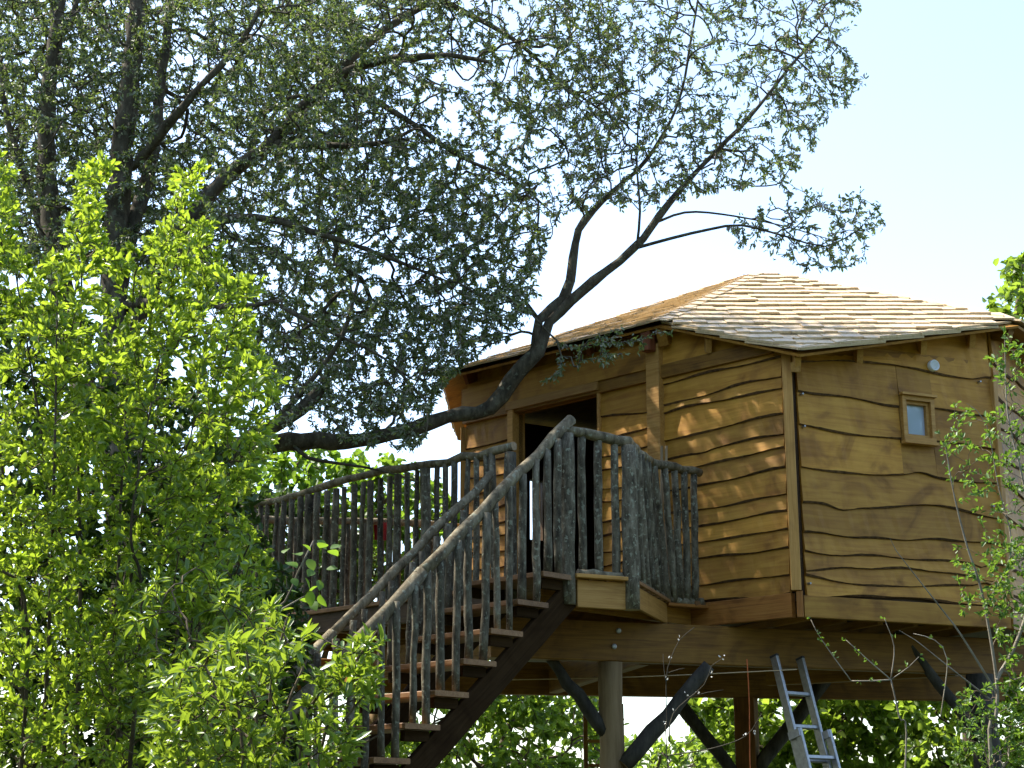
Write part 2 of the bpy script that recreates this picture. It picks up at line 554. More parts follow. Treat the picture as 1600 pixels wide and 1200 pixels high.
def board(wall, u0, u1, z_l, z_r, top_l, top_r, prof, L, seed, amp=0.016, out_b=0.045, out_t=0.02, clip=None):
    """one waney-edge board: wavy lower edge with a bark-brown wane, straight upper edge tucked behind the next board"""
    n = max(6, int((u1 - u0) / 0.045))
    u = np.linspace(u0, u1, n)
    t = u / L
    zb = z_l + (z_r - z_l) * t + prof(u)
    zt = top_l + (top_r - top_l) * t
    if clip is not None:
        c = clip(u)
        if (zb > c - 0.012).all(): return None
        zb = np.minimum(zb, c - 0.012)
        zt = np.minimum(zt, c)
    zt = np.maximum(zt, zb + 0.010)
    rg = np.random.default_rng(seed)
    w = 0.010 + 0.006 * np.sin(u * 9 + rg.uniform(0, 6)) + rg.uniform(0, 0.004, n)
    bulge = rg.uniform(-0.003, 0.003, n)
    rows = [(zt, np.full(n, -out_t)),
            (zb + 0.45 * (zt - zb), np.full(n, -out_t - 0.55 * (out_b - out_t)) + bulge),
            (zb + w, np.full(n, -out_b)),
            (zb, np.full(n, -out_b + 0.012)),
            (zb + 0.004, np.full(n, -0.012)),
            (zt, np.full(n, -0.004))]
    V = np.concatenate([np.stack([u, y, z], 1) for z, y in rows])
    F, mi = [], []
    R = len(rows)
    for r in range(R):
        a, b = r * n, ((r + 1) % R) * n
        for i in range(n - 1):
            F.append((a + i, b + i, b + i + 1, a + i + 1)); mi.append(1 if r in (2, 3) else 0)
    F.append(tuple(r * n for r in range(R))); mi.append(0)
    F.append(tuple(r * n + n - 1 for r in range(R - 1, -1, -1))); mi.append(0)
    ob = local_part('board', V, F, [M_BOARD, M_WANE], wall, midx=mi)
    return ob

def clad(wall, L, zl, zr, ztop, openings=(), seed=1, amp=0.016, u_start=0.0, u_end=None, clip=None):
    """boards from the top down; zl / zr: heights of the lower edges at the left and right end"""
    u_end = L if u_end is None else u_end
    pl, pr = ztop, ztop
    for k, (a, b) in enumerate(zip(zl, zr)):
        rg = np.random.default_rng(seed * 100 + k)
        # one wave for the whole width so that pieces either side of an opening line up
        uu = np.linspace(0, L, 60); s = wave(uu, rg, amp)
        prof = lambda u, uu=uu, s=s: np.interp(u, uu, s)
        tl, tr = (pl + 0.05, pr + 0.05) if k else (ztop, ztop)
        spans = [(u_start, u_end)]
        mids = []
        for ox0, ox1, oz0, oz1 in openings:
            if min(a, b) < oz1 - 0.02 and max(tl, tr) > oz0 + 0.02:
                ns = []
                for s0, s1 in spans:
                    if s1 <= ox0 or s0 >= ox1: ns.append((s0, s1))
                    else:
                        if s0 < ox0 - 0.03: ns.append((s0, ox0))
                        if s1 > ox1 + 0.03: ns.append((ox1, s1))
                spans = ns
                if max(tl, tr) > oz1 + 0.03: mids.append((ox0, ox1, oz1, oz1, tl, tr, True))
                if min(a, b) < oz0 - 0.03: mids.append((ox0, ox1, a, b, oz0, oz0, False))
        for q, (m0, m1, ma, mb, ta, tb, flat) in enumerate(mids):
            board(wall, m0 + 0.002, m1 - 0.002, ma, mb, ta, tb, (lambda u: 0 * u) if flat else prof, L, seed * 1000 + k * 10 + 5 + q, amp, clip=clip)
        for q, (s0, s1) in enumerate(spans):
            board(wall, s0, s1, a, b, tl, tr, prof, L, seed * 1000 + k * 10 + q, amp, clip=clip)
        pl, pr = a, b

# --- door wall (A and B of one plane), local x runs from the far left end to the front corner
LA = 3.65
U = lambda u: LA - u             # distance from the front corner -> local x
DOOR = (U(2.97), U(1.97), 3.36, 5.35)
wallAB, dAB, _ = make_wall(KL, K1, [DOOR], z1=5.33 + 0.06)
cAB = clip_on(KL, dAB, (0, 1))
ysB = [535, 560, 592, 610, 653, 684, 706, 737, 777, 803, 832, 860, 900, 926]
zB = [yz(y) for y in ysB]
clad(wallAB, LA, zB, zB, 5.70, seed=3, amp=0.013, u_start=U(1.24), u_end=LA - 0.03, clip=cAB)
zA = [5.42, 5.10, 4.93, 4.77, 4.62, 4.47, 4.33, 4.20, 4.06, 3.92, 3.78, 3.64, 3.50, 3.38]
clad(wallAB, LA, zA, zA, 5.72, [(DOOR[0] - 0.06, DOOR[1] + 0.02, 3.3, 5.42)], seed=5, amp=0.02, u_start=0.02, u_end=U(1.37), clip=cAB)
lbox('post', U(1.375), U(1.235), -0.10, -0.002, 3.36, 5.63, M_TRIM, wallAB)
lbox('header_beam', 0.0, U(1.38), -0.080, -0.054, 5.43, 5.66, M_BOARD, wallAB)
lbox('door_jamb', DOOR[0] - 0.07, DOOR[0], -0.085, 0.08, 3.36, 5.35, M_TRIM, wallAB)
lbox('door_jamb', DOOR[1], DOOR[1] + 0.03, -0.06, 0.08, 3.36, 5.35, M_TRIM, wallAB)
lbox('door_head', DOOR[0] - 0.09, DOOR[1] + 0.03, -0.09, 0.08, 5.351, 5.425, M_TRIM, wallAB)
# --- window wall
wallC, dC, LC = make_wall(K1, K2, [(1.045, 1.36, 4.68, 5.06)])
ylC = [560, 615, 668, 727, 785, 838, 867, 889, 907, 932]
yrC = [548, 606, 656, 707, 757, 800, 838, 866, 889, 929]
zlC = [at(1258, y, 13.0)[2] for y in (564, 615, 668, 727, 785, 838, 867, 889, 907, 932)]
zrC = [at(1550, y, 13.74)[2] for y in (592, 649, 703, 760, 805, 853, 880, 903, 919, 945)]
cC = clip_on(K1, dC, (0,))
clad(wallC, LC, zlC, zrC, 5.75, [(1.035, 1.37, 4.665, 5.08)], seed=8, amp=0.023, u_start=0.07, u_end=LC - 0.02, clip=cC)
# --- the walls round the back
wallD, dD, LD = make_wall(K2, K3)
zD = [5.45, 5.17, 4.9, 4.66, 4.4, 4.12, 3.9, 3.68, 3.5, 3.375]
clad(wallD, LD, zD, zD, 5.8, seed=21, u_start=0.04, u_end=LD, clip=clip_on(K2, dD, (0, 6)))
BACKWIN = None
for i, (a, b) in enumerate(((K3, K4), (K4, K5), (K5, K6), (K6, KL))):
    op = [(1.52, 1.68, 4.6, 5.25)] if i == 2 else []
    w_, d_, L_ = make_wall(a, b, op, z1=5.86)
    zz = [5.1, 4.85, 4.6, 4.35, 4.1, 3.85, 3.6, 3.38]
    clad(w_, L_, zz, zz, 5.6, op, seed=30 + i, u_start=0.03, u_end=L_ - 0.03)

# corner posts
def corner_post(p, ang, w, out, z0, z1, mat, name='corner_post'):
    d = azd(ang)
    s = V3(-d[1], d[0], 0)
    c = V3(p[0], p[1], 0) + d * out
    return bar(name, V3(c[0], c[1], z0), V3(c[0], c[1], z1), w, w, mat, cabin, up=d)
corner_post(K1, 190, 0.078, 0.045, 3.40, 5.30, M_TRIM)
corner_post(K2, 140, 0.06, 0.03, 3.36, 5.3, M_TRIM)
corner_post(KL, -90, 0.08, 0.02, 3.36, 5.3, M_TRIM)

# rim boards below the cladding
def rim(p0, p1, out, z0, z1, mat, th=0.05, name='rim_board'):
    d = (p1 - p0); d = V3(d[0], d[1], 0); d /= np.linalg.norm(d)
    o = V3(d[1], -d[0], 0)
    q0, q1 = V3(p0[0], p0[1], (z0 + z1) / 2) + o * (out - th / 2), V3(p1[0], p1[1], (z0 + z1) / 2) + o * (out - th / 2)
    return bar(name, q0, q1, th, z1 - z0, mat, cabin)
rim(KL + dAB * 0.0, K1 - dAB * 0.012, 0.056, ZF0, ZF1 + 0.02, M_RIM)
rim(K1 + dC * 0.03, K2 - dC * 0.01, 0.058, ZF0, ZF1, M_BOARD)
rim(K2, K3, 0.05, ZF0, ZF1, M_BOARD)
bar('corner_block', V3(2.215, 12.955, ZF0 - 0.002), V3(2.215, 12.955, ZF1 + 0.03), 0.05, 0.06, M_RIM, cabin, up=azd(190))
# floor and ceiling
plan = [KL, K1, K2, K3, K4, K5, K6]
nP = len(plan)
def slab(name, pts, z0, z1, mat, parent):
    V = [V3(p[0], p[1], z0) for p in pts] + [V3(p[0], p[1], z1) for p in pts]
    n = len(pts)
    F = [tuple(range(n - 1, -1, -1)), tuple(range(n, 2 * n))] + [(i, (i + 1) % n, n + (i + 1) % n, n + i) for i in range(n)]
    return part(name, V, F, mat, parent)
cen = np.mean(plan, axis=0)
inset = [cen + (p - cen) * 0.985 for p in plan]
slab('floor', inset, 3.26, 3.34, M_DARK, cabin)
for k in range(6):
    o = K1 + dC * (0.15 + 0.34 * k) 
    inw = V3(-dC[1], dC[0], 0)
    bar('joist', V3(o[0], o[1], 3.225) + inw * 0.1, V3(o[0], o[1], 3.225) + inw * (2.2 + 0.2 * k), 0.05, 0.065, M_BEAM, cabin)

# window in its frame
win_e = bpy.data.objects.new('window', mesh_np('window', *(lambda x0, x1, z0, z1: (
    [(x, y, z) for y in (-0.075, 0.03) for x, z in ((x0, z0), (x1, z0), (x1, z1), (x0, z1), (x0 + .036, z0 + .036), (x1 - .036, z0 + .036), (x1 - .036, z1 - .036), (x0 + .036, z1 - .036))],
    [(0, 1, 5, 4), (1, 2, 6, 5), (2, 3, 7, 6), (3, 0, 4, 7)] + [(8, 12, 13, 9), (9, 13, 14, 10), (10, 14, 15, 11), (11, 15, 12, 8)]
    + [(0, 8, 9, 1), (1, 9, 10, 2), (2, 10, 11, 3), (3, 11, 8, 0)] + [(4, 5, 13, 12), (5, 6, 14, 13), (6, 7, 15, 14), (7, 4, 12, 15)]))(1.045, 1.36, 4.68, 5.06), M_TRIM))
win_e.parent = cabin
win_e.location = wallC.location
win_e.rotation_euler = wallC.rotation_euler
COL.objects.link(win_e)
def sash(x0, x1, z0, z1, y0, y1, w):
    V = [(x, y, z) for y in (y0, y1) for x, z in ((x0, z0), (x1, z0), (x1, z1), (x0, z1), (x0 + w, z0 + w), (x1 - w, z0 + w), (x1 - w, z1 - w), (x0 + w, z1 - w))]
    F = [(0, 1, 5, 4), (1, 2, 6, 5), (2, 3, 7, 6), (3, 0, 4, 7), (8, 12, 13, 9), (9, 13, 14, 10), (10, 14, 15, 11), (11, 15, 12, 8),
         (0, 8, 9, 1), (1, 9, 10, 2), (2, 10, 11, 3), (3, 11, 8, 0), (4, 5, 13, 12), (5, 6, 14, 13), (6, 7, 15, 14), (7, 4, 12, 15)]
    return V, F
V, F = sash(1.082, 1.323, 4.717, 5.023, -0.045, 0.02, 0.026)
local_part('sash', V, F, M_TRIM, win_e)
lbox('pane', 1.106, 1.299, -0.012, 0.0, 4.741, 4.999, M_GLASS, win_e)
lbox('drip_cap', 1.03, 1.375, -0.105, -0.05, 5.061, 5.081, M_TRIM, win_e)
lbox('sill', 1.035, 1.37, -0.10, -0.04, 4.655, 4.679, M_TRIM, win_e)
# round vent high on the window wall
ve = []
vf = []
ang = np.linspace(0, 2 * math.pi, 20, endpoint=False)
for (r, y) in ((0.047, -0.045), (0.047, -0.085), (0.040, -0.09), (0.035, -0.078), (0.001, -0.078)):
    ve += [(1.385 + r * math.cos(a), y, 5.345 + r * math.sin(a)) for a in ang]
for r in range(4):
    for j in range(20):
        k = (j + 1) % 20
        vf.append((r * 20 + j, r * 20 + k, r * 20 + 20 + k, r * 20 + 20 + j))
vent = bpy.data.objects.new('vent', mesh_np('vent', ve, vf, M_PLASTIC, True))
vent.parent = cabin; vent.location = wallC.location; vent.rotation_euler = wallC.rotation_euler
vent['label'] = 'round white vent cover high on the wall'
COL.objects.link(vent)
for s in range(5):
    z = 5.321 + s * 0.012
    hw = math.sqrt(max(0.0, 0.033 ** 2 - (z - 5.345) ** 2))
    lbox('louvre', 1.385 - hw, 1.385 + hw, -0.084, -0.0785, z - 0.002, z + 0.003, M_PLASTIC, vent, ch=0.001)
# silver screw heads on the boards of the window wall
for x, z in ((0.10, 4.975), (0.105, 4.71), (1.86, 5.26), (1.9, 4.2), (0.09, 3.46)):
    a6 = np.linspace(0, 2 * math.pi, 8, endpoint=False)
    sv = [(x + 0.011 * math.cos(a), -0.03, z + 0.011 * math.sin(a)) for a in a6] + [(x + 0.008 * math.cos(a), -0.066, z + 0.008 * math.sin(a)) for a in a6]
    local_part('screw', sv, [(i, (i + 1) % 8, 8 + (i + 1) % 8, 8 + i) for i in range(8)] + [tuple(range(8, 16))], M_STEEL, wallC)

# ------------------------------------------------------------------ roof
roof_faces = [(APEX, F1, E1, F2), (APEX, FL, F1), (APEX, FB1, FL), (APEX, FB2, FB1), (APEX, FB3, FB2), (APEX, FR, FB3), (APEX, F2, FR)]
RV, RF = [], []
for poly in roof_faces:
    n = np.cross(poly[1] - poly[0], poly[-1] - poly[0]); n /= np.linalg.norm(n); n *= np.sign(n[2])
    k = len(RV)
    RV += [p - n * 0.004 for p in poly] + [p - n * 0.024 for p in poly]
    m = len(poly)
    RF += [tuple(range(k, k + m)), tuple(range(k + 2 * m - 1, k + m - 1, -1))] + [(k + i, k + m + i, k + m + (i + 1) % m, k + (i + 1) % m) for i in range(m)]
roof = part('roof', RV, RF, M_BEAM, cabin)

def shingle_verts(b0, b1, t1, t0, n, lift_b, lift_t, th):
    """four corners on the roof plane, lifted along the normal, th thick"""
    bot = [b0 + n * lift_b, b1 + n * lift_b, t1 + n * lift_t, t0 + n * lift_t]
    top = [p + n * th for p in bot]
    return np.array(bot + top)

SHF = BOXF
stuffV, stuffF = [], []

def shingle_face(poly, own, seed, expo=0.105, over_l=0.0, over_r=0.0, width=0.135, name='shingle', saw=False):
    A = poly[0]
    n = np.cross(poly[1] - poly[0], poly[-1] - poly[0]); n /= np.linalg.norm(n); n *= np.sign(n[2])
    down = -ZUP + n * n[2]; down /= np.linalg.norm(down)
    h = np.cross(n, down); h /= np.linalg.norm(h)
    pts = [((p - A) @ h, (p - A) @ down) for p in poly]
    smax = max(p[1] for p in pts)
    rg = np.random.default_rng(seed)
    def span(s):
        xs = []
        for i in range(len(pts)):
            (x0, s0), (x1, s1) = pts[i], pts[(i + 1) % len(pts)]
            if (s0 - s) * (s1 - s) <= 0 and abs(s1 - s0) > 1e-9:
                xs.append(x0 + (x1 - x0) * (s - s0) / (s1 - s0))
        return (min(xs), max(xs)) if len(xs) >= 2 else None
    s = smax + 0.012
    k = 0
    made = 0
    while s > 0.10:
        L = expo * 2.1
        # limits for the lower and the upper edge of this course
        lo = span(min(s, smax - 0.004)); hi = span(max(s - L, 0.012))
        if lo and hi:
            x = min(lo[0], hi[0]) - rg.uniform(0, 0.1)
            xe = max(lo[1], hi[1])
            while x < xe:
                w = width * rg.uniform(0.72, 1.4)
                x0, x1 = x + 0.002, x + w - 0.002
                x += w
                sb = s + rg.normal(0, 0.0045)
                a0, a1 = max(x0, lo[0] - over_l), min(x1, lo[1] + over_r)
                c0, c1 = max(x0, hi[0] - over_l), min(x1, (max(lo[1], hi[1]) + 0.02 if saw else hi[1] + over_r))
                if a1 - a0 < 0.03 and c1 - c0 < 0.03: continue
                if a1 < a0: a0 = a1 = min(max((x0 + x1) / 2, lo[0]), lo[1])
                if c1 < c0: c0 = c1 = min(max((x0 + x1) / 2, hi[0] - over_l), (max(lo[1], hi[1]) + 0.02 if saw else hi[1] + over_r))
                th = rg.uniform(0.013, 0.022)
                lb = 0.036 + rg.uniform(-0.002, 0.003)
                dz = rg.normal(0, 0.002)
                P = lambda xx, ss: A + h * xx + down * ss
                v = shingle_verts(P(a0, sb), P(a1, sb + rg.normal(0, 0.003)), P(c1, max(s - L, 0.012)), P(c0, max(s - L, 0.012)), n, lb + dz, 0.001, th)
                if own:
                    # local frame of its own: x across, y up the slope
                    c = v.mean(0)
                    part(name, v, SHF, M_SHING, roof, origin=c)
                else:
                    kk = sum(len(q) for q in stuffV)
                    stuffV.append(v); stuffF.extend([tuple(i + kk for i in f) for f in SHF])
                made += 1
        s -= expo
        k += 1
    return made, smax

nM_, sM_ = shingle_face(roof_faces[0], True, 5, expo=0.198, over_r=0.03, over_l=0.015, width=0.145, saw=True)
for i, fc in enumerate(roof_faces[1:]):
    shingle_face(fc, False, 20 + i, expo=0.198, over_l=0.01, over_r=0.01, width=0.2)
part('shingle_courses', np.concatenate(stuffV), stuffF, M_SHING, roof, kind='stuff', label='shingle courses on the sides away from the front')
print('front shingles', nM_, 'slope', sM_)
# ridge caps along the two front hips
def hip_caps(p0, p1, na, nb, seed, n=15):
    rg = np.random.default_rng(seed)
    d = (p1 - p0); Lh = np.linalg.norm(d); d /= Lh
    for k in range(n):
        s0 = Lh * (k + 0.35) / n; s1 = s0 + Lh / n * 1.45
        for nn, sg in ((na, 1), (nb, -1)):
            side = np.cross(nn, d) * sg; side /= np.linalg.norm(side)
            if side[2] > 0: side = -side
            a, b = p0 + d * s0 + nn * 0.030, p0 + d * min(s1, Lh + 0.03) + nn * 0.046
            w = rg.uniform(0.075, 0.095)
            v = np.array([a, b, b + side * w, a + side * w, a + nn * 0.012, b + nn * 0.012, b + side * w + nn * 0.012, a + side * w + nn * 0.012])
            part('hip_shingle', v, BOXF, M_SHING, roof, origin=v.mean(0))
hip_caps(APEX, F1, fn(roof_faces[0]), fn(roof_faces[1]), 3)
hip_caps(APEX, FL, fn(roof_faces[1]), fn(roof_faces[2]), 4)

# rafters and eave boards below the roof
def under(poly, p, depth):
    n = fn(poly)
    return p - n * depth
def rafter(p_out, p_in, w=0.05, h=0.1, mat=M_TRIM):
    return bar('rafter', p_out, p_in, w, h, mat, roof)
nMM = fn(roof_faces[0])
for (e0, e1, ts) in ((E1, F2, (0.0, 0.27, 0.56, 0.79)), (E1, F1, (0.62,))):
    for t in ts:
        e = e0 + (e1 - e0) * t
        e = e - nMM * 0.085
        dn = -ZUP + nMM * nMM[2]; dn /= np.linalg.norm(dn)
        rafter(e - dn * 0.07 - nMM * 0.02, e - dn * 1.5 - nMM * 0.02, 0.048, 0.12)
nLL = fn(roof_faces[1])
dn = -ZUP + nLL * nLL[2]; dn /= np.linalg.norm(dn)
for t in (0.06, 0.35, 0.65, 0.93):
    e = F1 + (FL - F1) * t - nLL * 0.085
    rafter(e - dn * 0.12, e - dn * 1.4, 0.045, 0.095, M_RED)
# the hip rafter end and plate over the door wall
hd = (APEX - F1); hd /= np.linalg.norm(hd)
bar('hip_rafter', F1 + hd * 0.06 - V3(0, 0, 0.12), F1 + hd * 2.0 - V3(0, 0, 0.12), 0.09, 0.15, M_BEAM, roof)
hd2 = (APEX - F2); hd2 /= np.linalg.norm(hd2)
bar('hip_rafter', F2 + hd2 * 0.1 - V3(0, 0, 0.11), F2 + hd2 * 2.0 - V3(0, 0, 0.11), 0.08, 0.14, M_BEAM, roof)
bar('rafter_end', V3(2.235, 12.80, 5.145), V3(2.27, 13.06, 5.21), 0.075, 0.075, M_TRIM, roof)
bar('wall_plate', V3(*KL[:2], 5.385) + NAB * 0.02, V3(*K1[:2], 5.385) + NAB * 0.02 - dAB * 0.1, 0.09, 0.12, M_BEAM, cabin)
bar('wall_plate', V3(*K1[:2], 5.385) + dC * 0.05, V3(*K2[:2], 5.385), 0.07, 0.12, M_BEAM, cabin)
bar('post_cap', V3(*(K1 + 1.30 * B_)[:2], 5.56) + NAB * 0.15, V3(*(K1 + 1.30 * B_)[:2], 5.72) + NAB * 0.15, 0.095, 0.09, M_RED, cabin, up=NAB)
# infill from the plate up to the sloping roof over the front walls
def infill(p0, p1, z0, ztop0, ztop1, wall_n, mid=None):
    V = [p0, p1]
    a = V3(p0[0], p0[1], z0); b = V3(p1[0], p1[1], z0)
    q = [a, b, V3(p1[0], p1[1], ztop1), V3(p0[0], p0[1], ztop0)]
    V = [v for v in q] + [v - wall_n * 0.03 for v in q]
    part('gable_infill', V, BOXF, M_BOARD, cabin)
KB = K1 + 1.3 * B_
infill(KL, KB, 5.32, roof_z(KL, roof_faces[1]), roof_z(KB, roof_faces[1]), NAB)
infill(KB, K1, 5.321, roof_z(KB, roof_faces[0]), roof_z(K1, roof_faces[0]), NAB)
nC = V3(dC[1], -dC[0], 0)
infill(K1, K2, 5.32, roof_z(K1, roof_faces[0]), roof_z(K2, roof_faces[0]), nC)
nD = V3(dD[1], -dD[0], 0)
infill(K2, K3, 5.32, roof_z(K2, roof_faces[6]), roof_z(K3, roof_faces[6]), nD)

# ------------------------------------------------------------------ the deck in front of the door wall
ZD = 3.385
def uv(u, v, z):
    p = K1 + B_ * u + NAB * v
    return V3(p[0], p[1], z)
deck = thing('deck', uv(2.5, 1.0, 3.3), 'raised timber deck landing in front of the cabin door', 'deck')
deck_poly = [(0.80, 0.07), (0.962, 0.40), (0.439, 1.467), (0.606, 1.95), (5.27, 1.95), (4.32, -0.14), (3.75, -0.14), (3.75, 0.07)]
def deck_span(v):
    xs = []
    for i in range(len(deck_poly)):
        (u0, v0), (u1, v1) = deck_poly[i], deck_poly[(i + 1) % len(deck_poly)]
        if (v0 - v) * (v1 - v) <= 0 and abs(v1 - v0) > 1e-6:
            xs.append(u0 + (u1 - u0) * (v - v0) / (v1 - v0))
    return (min(xs), max(xs)) if len(xs) > 1 else None
v = 0.13
while v < 1.95:
    sp = deck_span(v)
    if sp:
        bar('deck_plank', uv(sp[0], v, ZD - 0.0175), uv(sp[1], v, ZD - 0.0175), 0.128, 0.035, M_TREAD, deck)
    v += 0.135
for u in (1.0, 1.6, 2.2, 2.8, 3.4, 4.0, 4.6):
    bar('joist', uv(u, 0.08, 3.28), uv(u, 1.85, 3.28), 0.05, 0.14, M_BEAM, deck)
bar('edge_beam', uv(1.35, 1.90, 3.27), uv(5.2, 1.90, 3.27), 0.05, 0.16, M_DARK, deck)
Pn = at(887, 897, 12.0); Pn = V3(0.40, 12.02, 0)
Pr = V3(0.868, 12.25, 0)
Pb = V3(1.215, 13.36, 0)
Pw = V3(1.50, 13.50, 0)
def xyz(p, z): return V3(p[0], p[1], z)
dpr = (Pr - Pn) / np.linalg.norm(Pr - Pn)
bar('fascia_board', xyz(Pn + dpr * 0.07, 3.255), xyz(Pr - dpr * 0.055, 3.255), 0.03, 0.20, M_TRIM, deck)
bar('edge_board', xyz(Pn + dpr * 0.05 + V3(0, -0.03, 0), 3.375), xyz(Pr - dpr * 0.05 + V3(0, -0.03, 0), 3.375), 0.09, 0.028, M_TRIM, deck)
dpb = (Pb - Pr) / np.linalg.norm(Pb - Pr)
bar('fascia_board', xyz(Pr + dpb * 0.06, 3.27), xyz(Pb, 3.27), 0.03, 0.16, M_TRIM, deck)
bar('edge_board', xyz(Pr + dpb * 0.06, 3.372), xyz(Pb, 3.372), 0.09, 0.026, M_TREAD, deck)
bar('edge_board', xyz(Pb, 3.345), xyz(Pw + V3(.05, .05, 0), 3.345), 0.10, 0.026, M_RIM, deck)
bar('prop', xyz(Pr + dpb * 0.75 + V3(0.02, 0.1, 0), 3.19), xyz(Pr + dpb * 0.75 + V3(0.02, 0.1, 0), 3.35), 0.03, 0.06, M_TRIM, deck)
bar('prop', xyz(Pb + V3(-.02, 0.0, 0), 3.17), xyz(Pb + V3(-.02, 0.0, 0), 3.19 + 0.02), 0.03, 0.06, M_BRACE, deck)

# ------------------------------------------------------------------ railings of barked poles
ZR = 4.463
def spaced(p0, p1, n):
    return [p0 + (p1 - p0) * (k + 0.5) / n for k in range(n)]
rg_r = np.random.default_rng(77)

porch = thing('porch_railing', (0.87, 12.25, ZD), 'short rustic pole railing beside the stair head, built of grey barked logs', 'railing')
log('post', xyz(Pn, 3.17), xyz(Pn, 4.42), 0.060, 0.054, M_LOG, porch, 1, 0.004)
log('post', xyz(Pr, 3.16), xyz(Pr, 4.38), 0.062, 0.056, M_LOG, porch, 2, 0.004)
log('top_rail', xyz(Pn, ZR - 0.015) + V3(-0.02, 0, 0), xyz(Pr, ZR - 0.045) + V3(0.01, 0.02, 0), 0.037, 0.044, M_RAIL, porch, 3, 0.006)
Pb_r = V3(1.094, 13.05, 0); Pw_r = V3(1.53, 13.46, 0)
log('top_rail', xyz(Pr, ZR - 0.05) + V3(0, 0.01, 0), xyz(Pb_r, ZR - 0.02), 0.045, 0.036, M_RAIL, porch, 4, 0.008)
log('top_rail', xyz(Pb_r, ZR - 0.03), xyz(Pw_r, ZR - 0.03), 0.036, 0.034, M_RAIL, porch, 5, 0.006)
for k, p in enumerate(spaced(Pn + dpr * 0.06, Pr - dpr * 0.05, 3)):
    log('baluster', xyz(p, 3.34) + V3(0, 0.05, 0), xyz(p, 4.42) + V3(0, 0.02, 0), 0.031, 0.029, M_LOG, porch, 20 + k, 0.0028)
for k, p in enumerate(spaced(Pr + (Pb - Pr) * 0.1, Pb, 6)):
    q = Pr + (Pb_r - Pr) * (0.12 + 0.15 * k)
    log('baluster', xyz(p, 3.36), xyz(q, 4.42), 0.030, 0.027, M_LOG, porch, 30 + k, 0.0028)
for k in range(5):
    t = (k + 0.4) / 5
    log('baluster', xyz(Pb + (Pw - Pb) * t, 3.37), xyz(Pb_r + (Pw_r - Pb_r) * t, 4.41), 0.031, 0.028, M_LOG, porch, 40 + k, 0.0028)
log('bottom_rail', xyz(Pb + V3(-0.03, 0, 0), 3.39), xyz(Pw + V3(0.03, 0.02, 0), 3.385), 0.034, 0.036, M_RAIL, porch, 50, 0.006)
log('bottom_rail', xyz(Pr + dpb * 0.06, 3.40), xyz(Pb, 3.40), 0.03, 0.03, M_RAIL, porch, 51, 0.006)
log('bottom_rail', xyz(Pn + dpr * 0.08, 3.405), xyz(Pr - dpr * 0.08, 3.40), 0.026, 0.03, M_RAIL, porch, 52, 0.005)

# long railing along the outer edge of the deck
long_r = thing('deck_railing', uv(3.2, 1.9, ZD), 'long dark pole railing along the outer deck edge, left of the stair head', 'railing')
Pf = uv(1.28, 1.86, 0)
log('post', xyz(Pf, 3.2), xyz(Pf, 4.40), 0.05, 0.046, M_LOG, long_r, 60, 0.004)
rail_pts = [uv(1.24, 1.86, ZR - 0.02), uv(2.3, 1.87, ZR - 0.015), uv(3.55, 1.88, ZR - 0.03), uv(4.6, 1.89, ZR - 0.05), uv(5.3, 1.9, ZR - 0.07)]
for k in range(4):
    log('top_rail', rail_pts[k], rail_pts[k + 1], 0.036 - 0.003 * k, 0.034 - 0.003 * k, M_RAIL, long_r, 70 + k, 0.008)
k = 0
u = 1.42
while u < 5.2:
    thk = 0.044 if abs(u - 2.16) < 0.05 or abs(u - 3.7) < 0.05 else rg_r.uniform(0.020, 0.033)
    log('baluster', uv(u + rg_r.normal(0, .012), 1.88, 3.2), uv(u + rg_r.normal(0, .015), 1.88, 4.43 - 0.01 * u), thk, thk * 0.93, M_LOG, long_r, 100 + k, 0.0028)
    u += rg_r.uniform(0.098, 0.128); k += 1

# back railing of the deck
back_r = thing('deck_railing', uv(4.8, 0.9, ZD), 'far pole railing across the back end of the deck, seen through the long railing', 'railing')
Q0, Q1 = uv(5.28, 1.86, 0), uv(4.0, -0.3, 0)
log('top_rail', xyz(Q0, ZR - 0.03), xyz(Q1, ZR - 0.03), 0.035, 0.035, M_RAIL, back_r, 300, 0.01)
for k in range(15):
    p = Q0 + (Q1 - Q0) * (k + 0.6) / 15.5
    log('baluster', xyz(p, 3.3), xyz(p, ZR - 0.04), 0.028, 0.026, M_LOG, back_r, 310 + k, 0.0028)
rc = min((Q0 + (Q1 - Q0) * t for t in np.linspace(0, 1, 200)), key=lambda p: abs(px(xyz(p, 4.4))[0] - 596))
def drape(c, w, z0, z1, seed):
    rg = np.random.default_rng(seed)
    nx, nz = 9, 8
    d = azd(60)
    V = []
    for side in (0.05, -0.05):
        for j in range(nz):
            for i in range(nx):
                t = i / (nx - 1) - 0.5
                z = z1 - (z1 - z0) * j / (nz - 1)
                o = side + 0.02 * math.sin(i * 1.7 + seed) * (j / nz) 
                V.append(xyz(c, z + 0.01 * math.sin(i)) + d * (t * w * (1 + 0.05 * math.sin(j))) + V3(d[1], -d[0], 0) * o)
    F = []
    for s in (0, 1):
        k0 = s * nx * nz
        for j in range(nz - 1):
            for i in range(nx - 1):
                a = k0 + j * nx + i
                F.append((a, a + 1, a + nx + 1, a + nx))
    for i in range(nx - 1):
        F.append((i, nx * nz + i, nx * nz + i + 1, i + 1))
    return V, F
Vd, Fd = drape(rc, 0.12, 4.27, 4.44, 2)
o = part('red_cloth', Vd, Fd, M_REDC, None, True, origin=xyz(rc, 4.0)); tag(o, 'red cloth hung over the far deck railing', 'cloth')

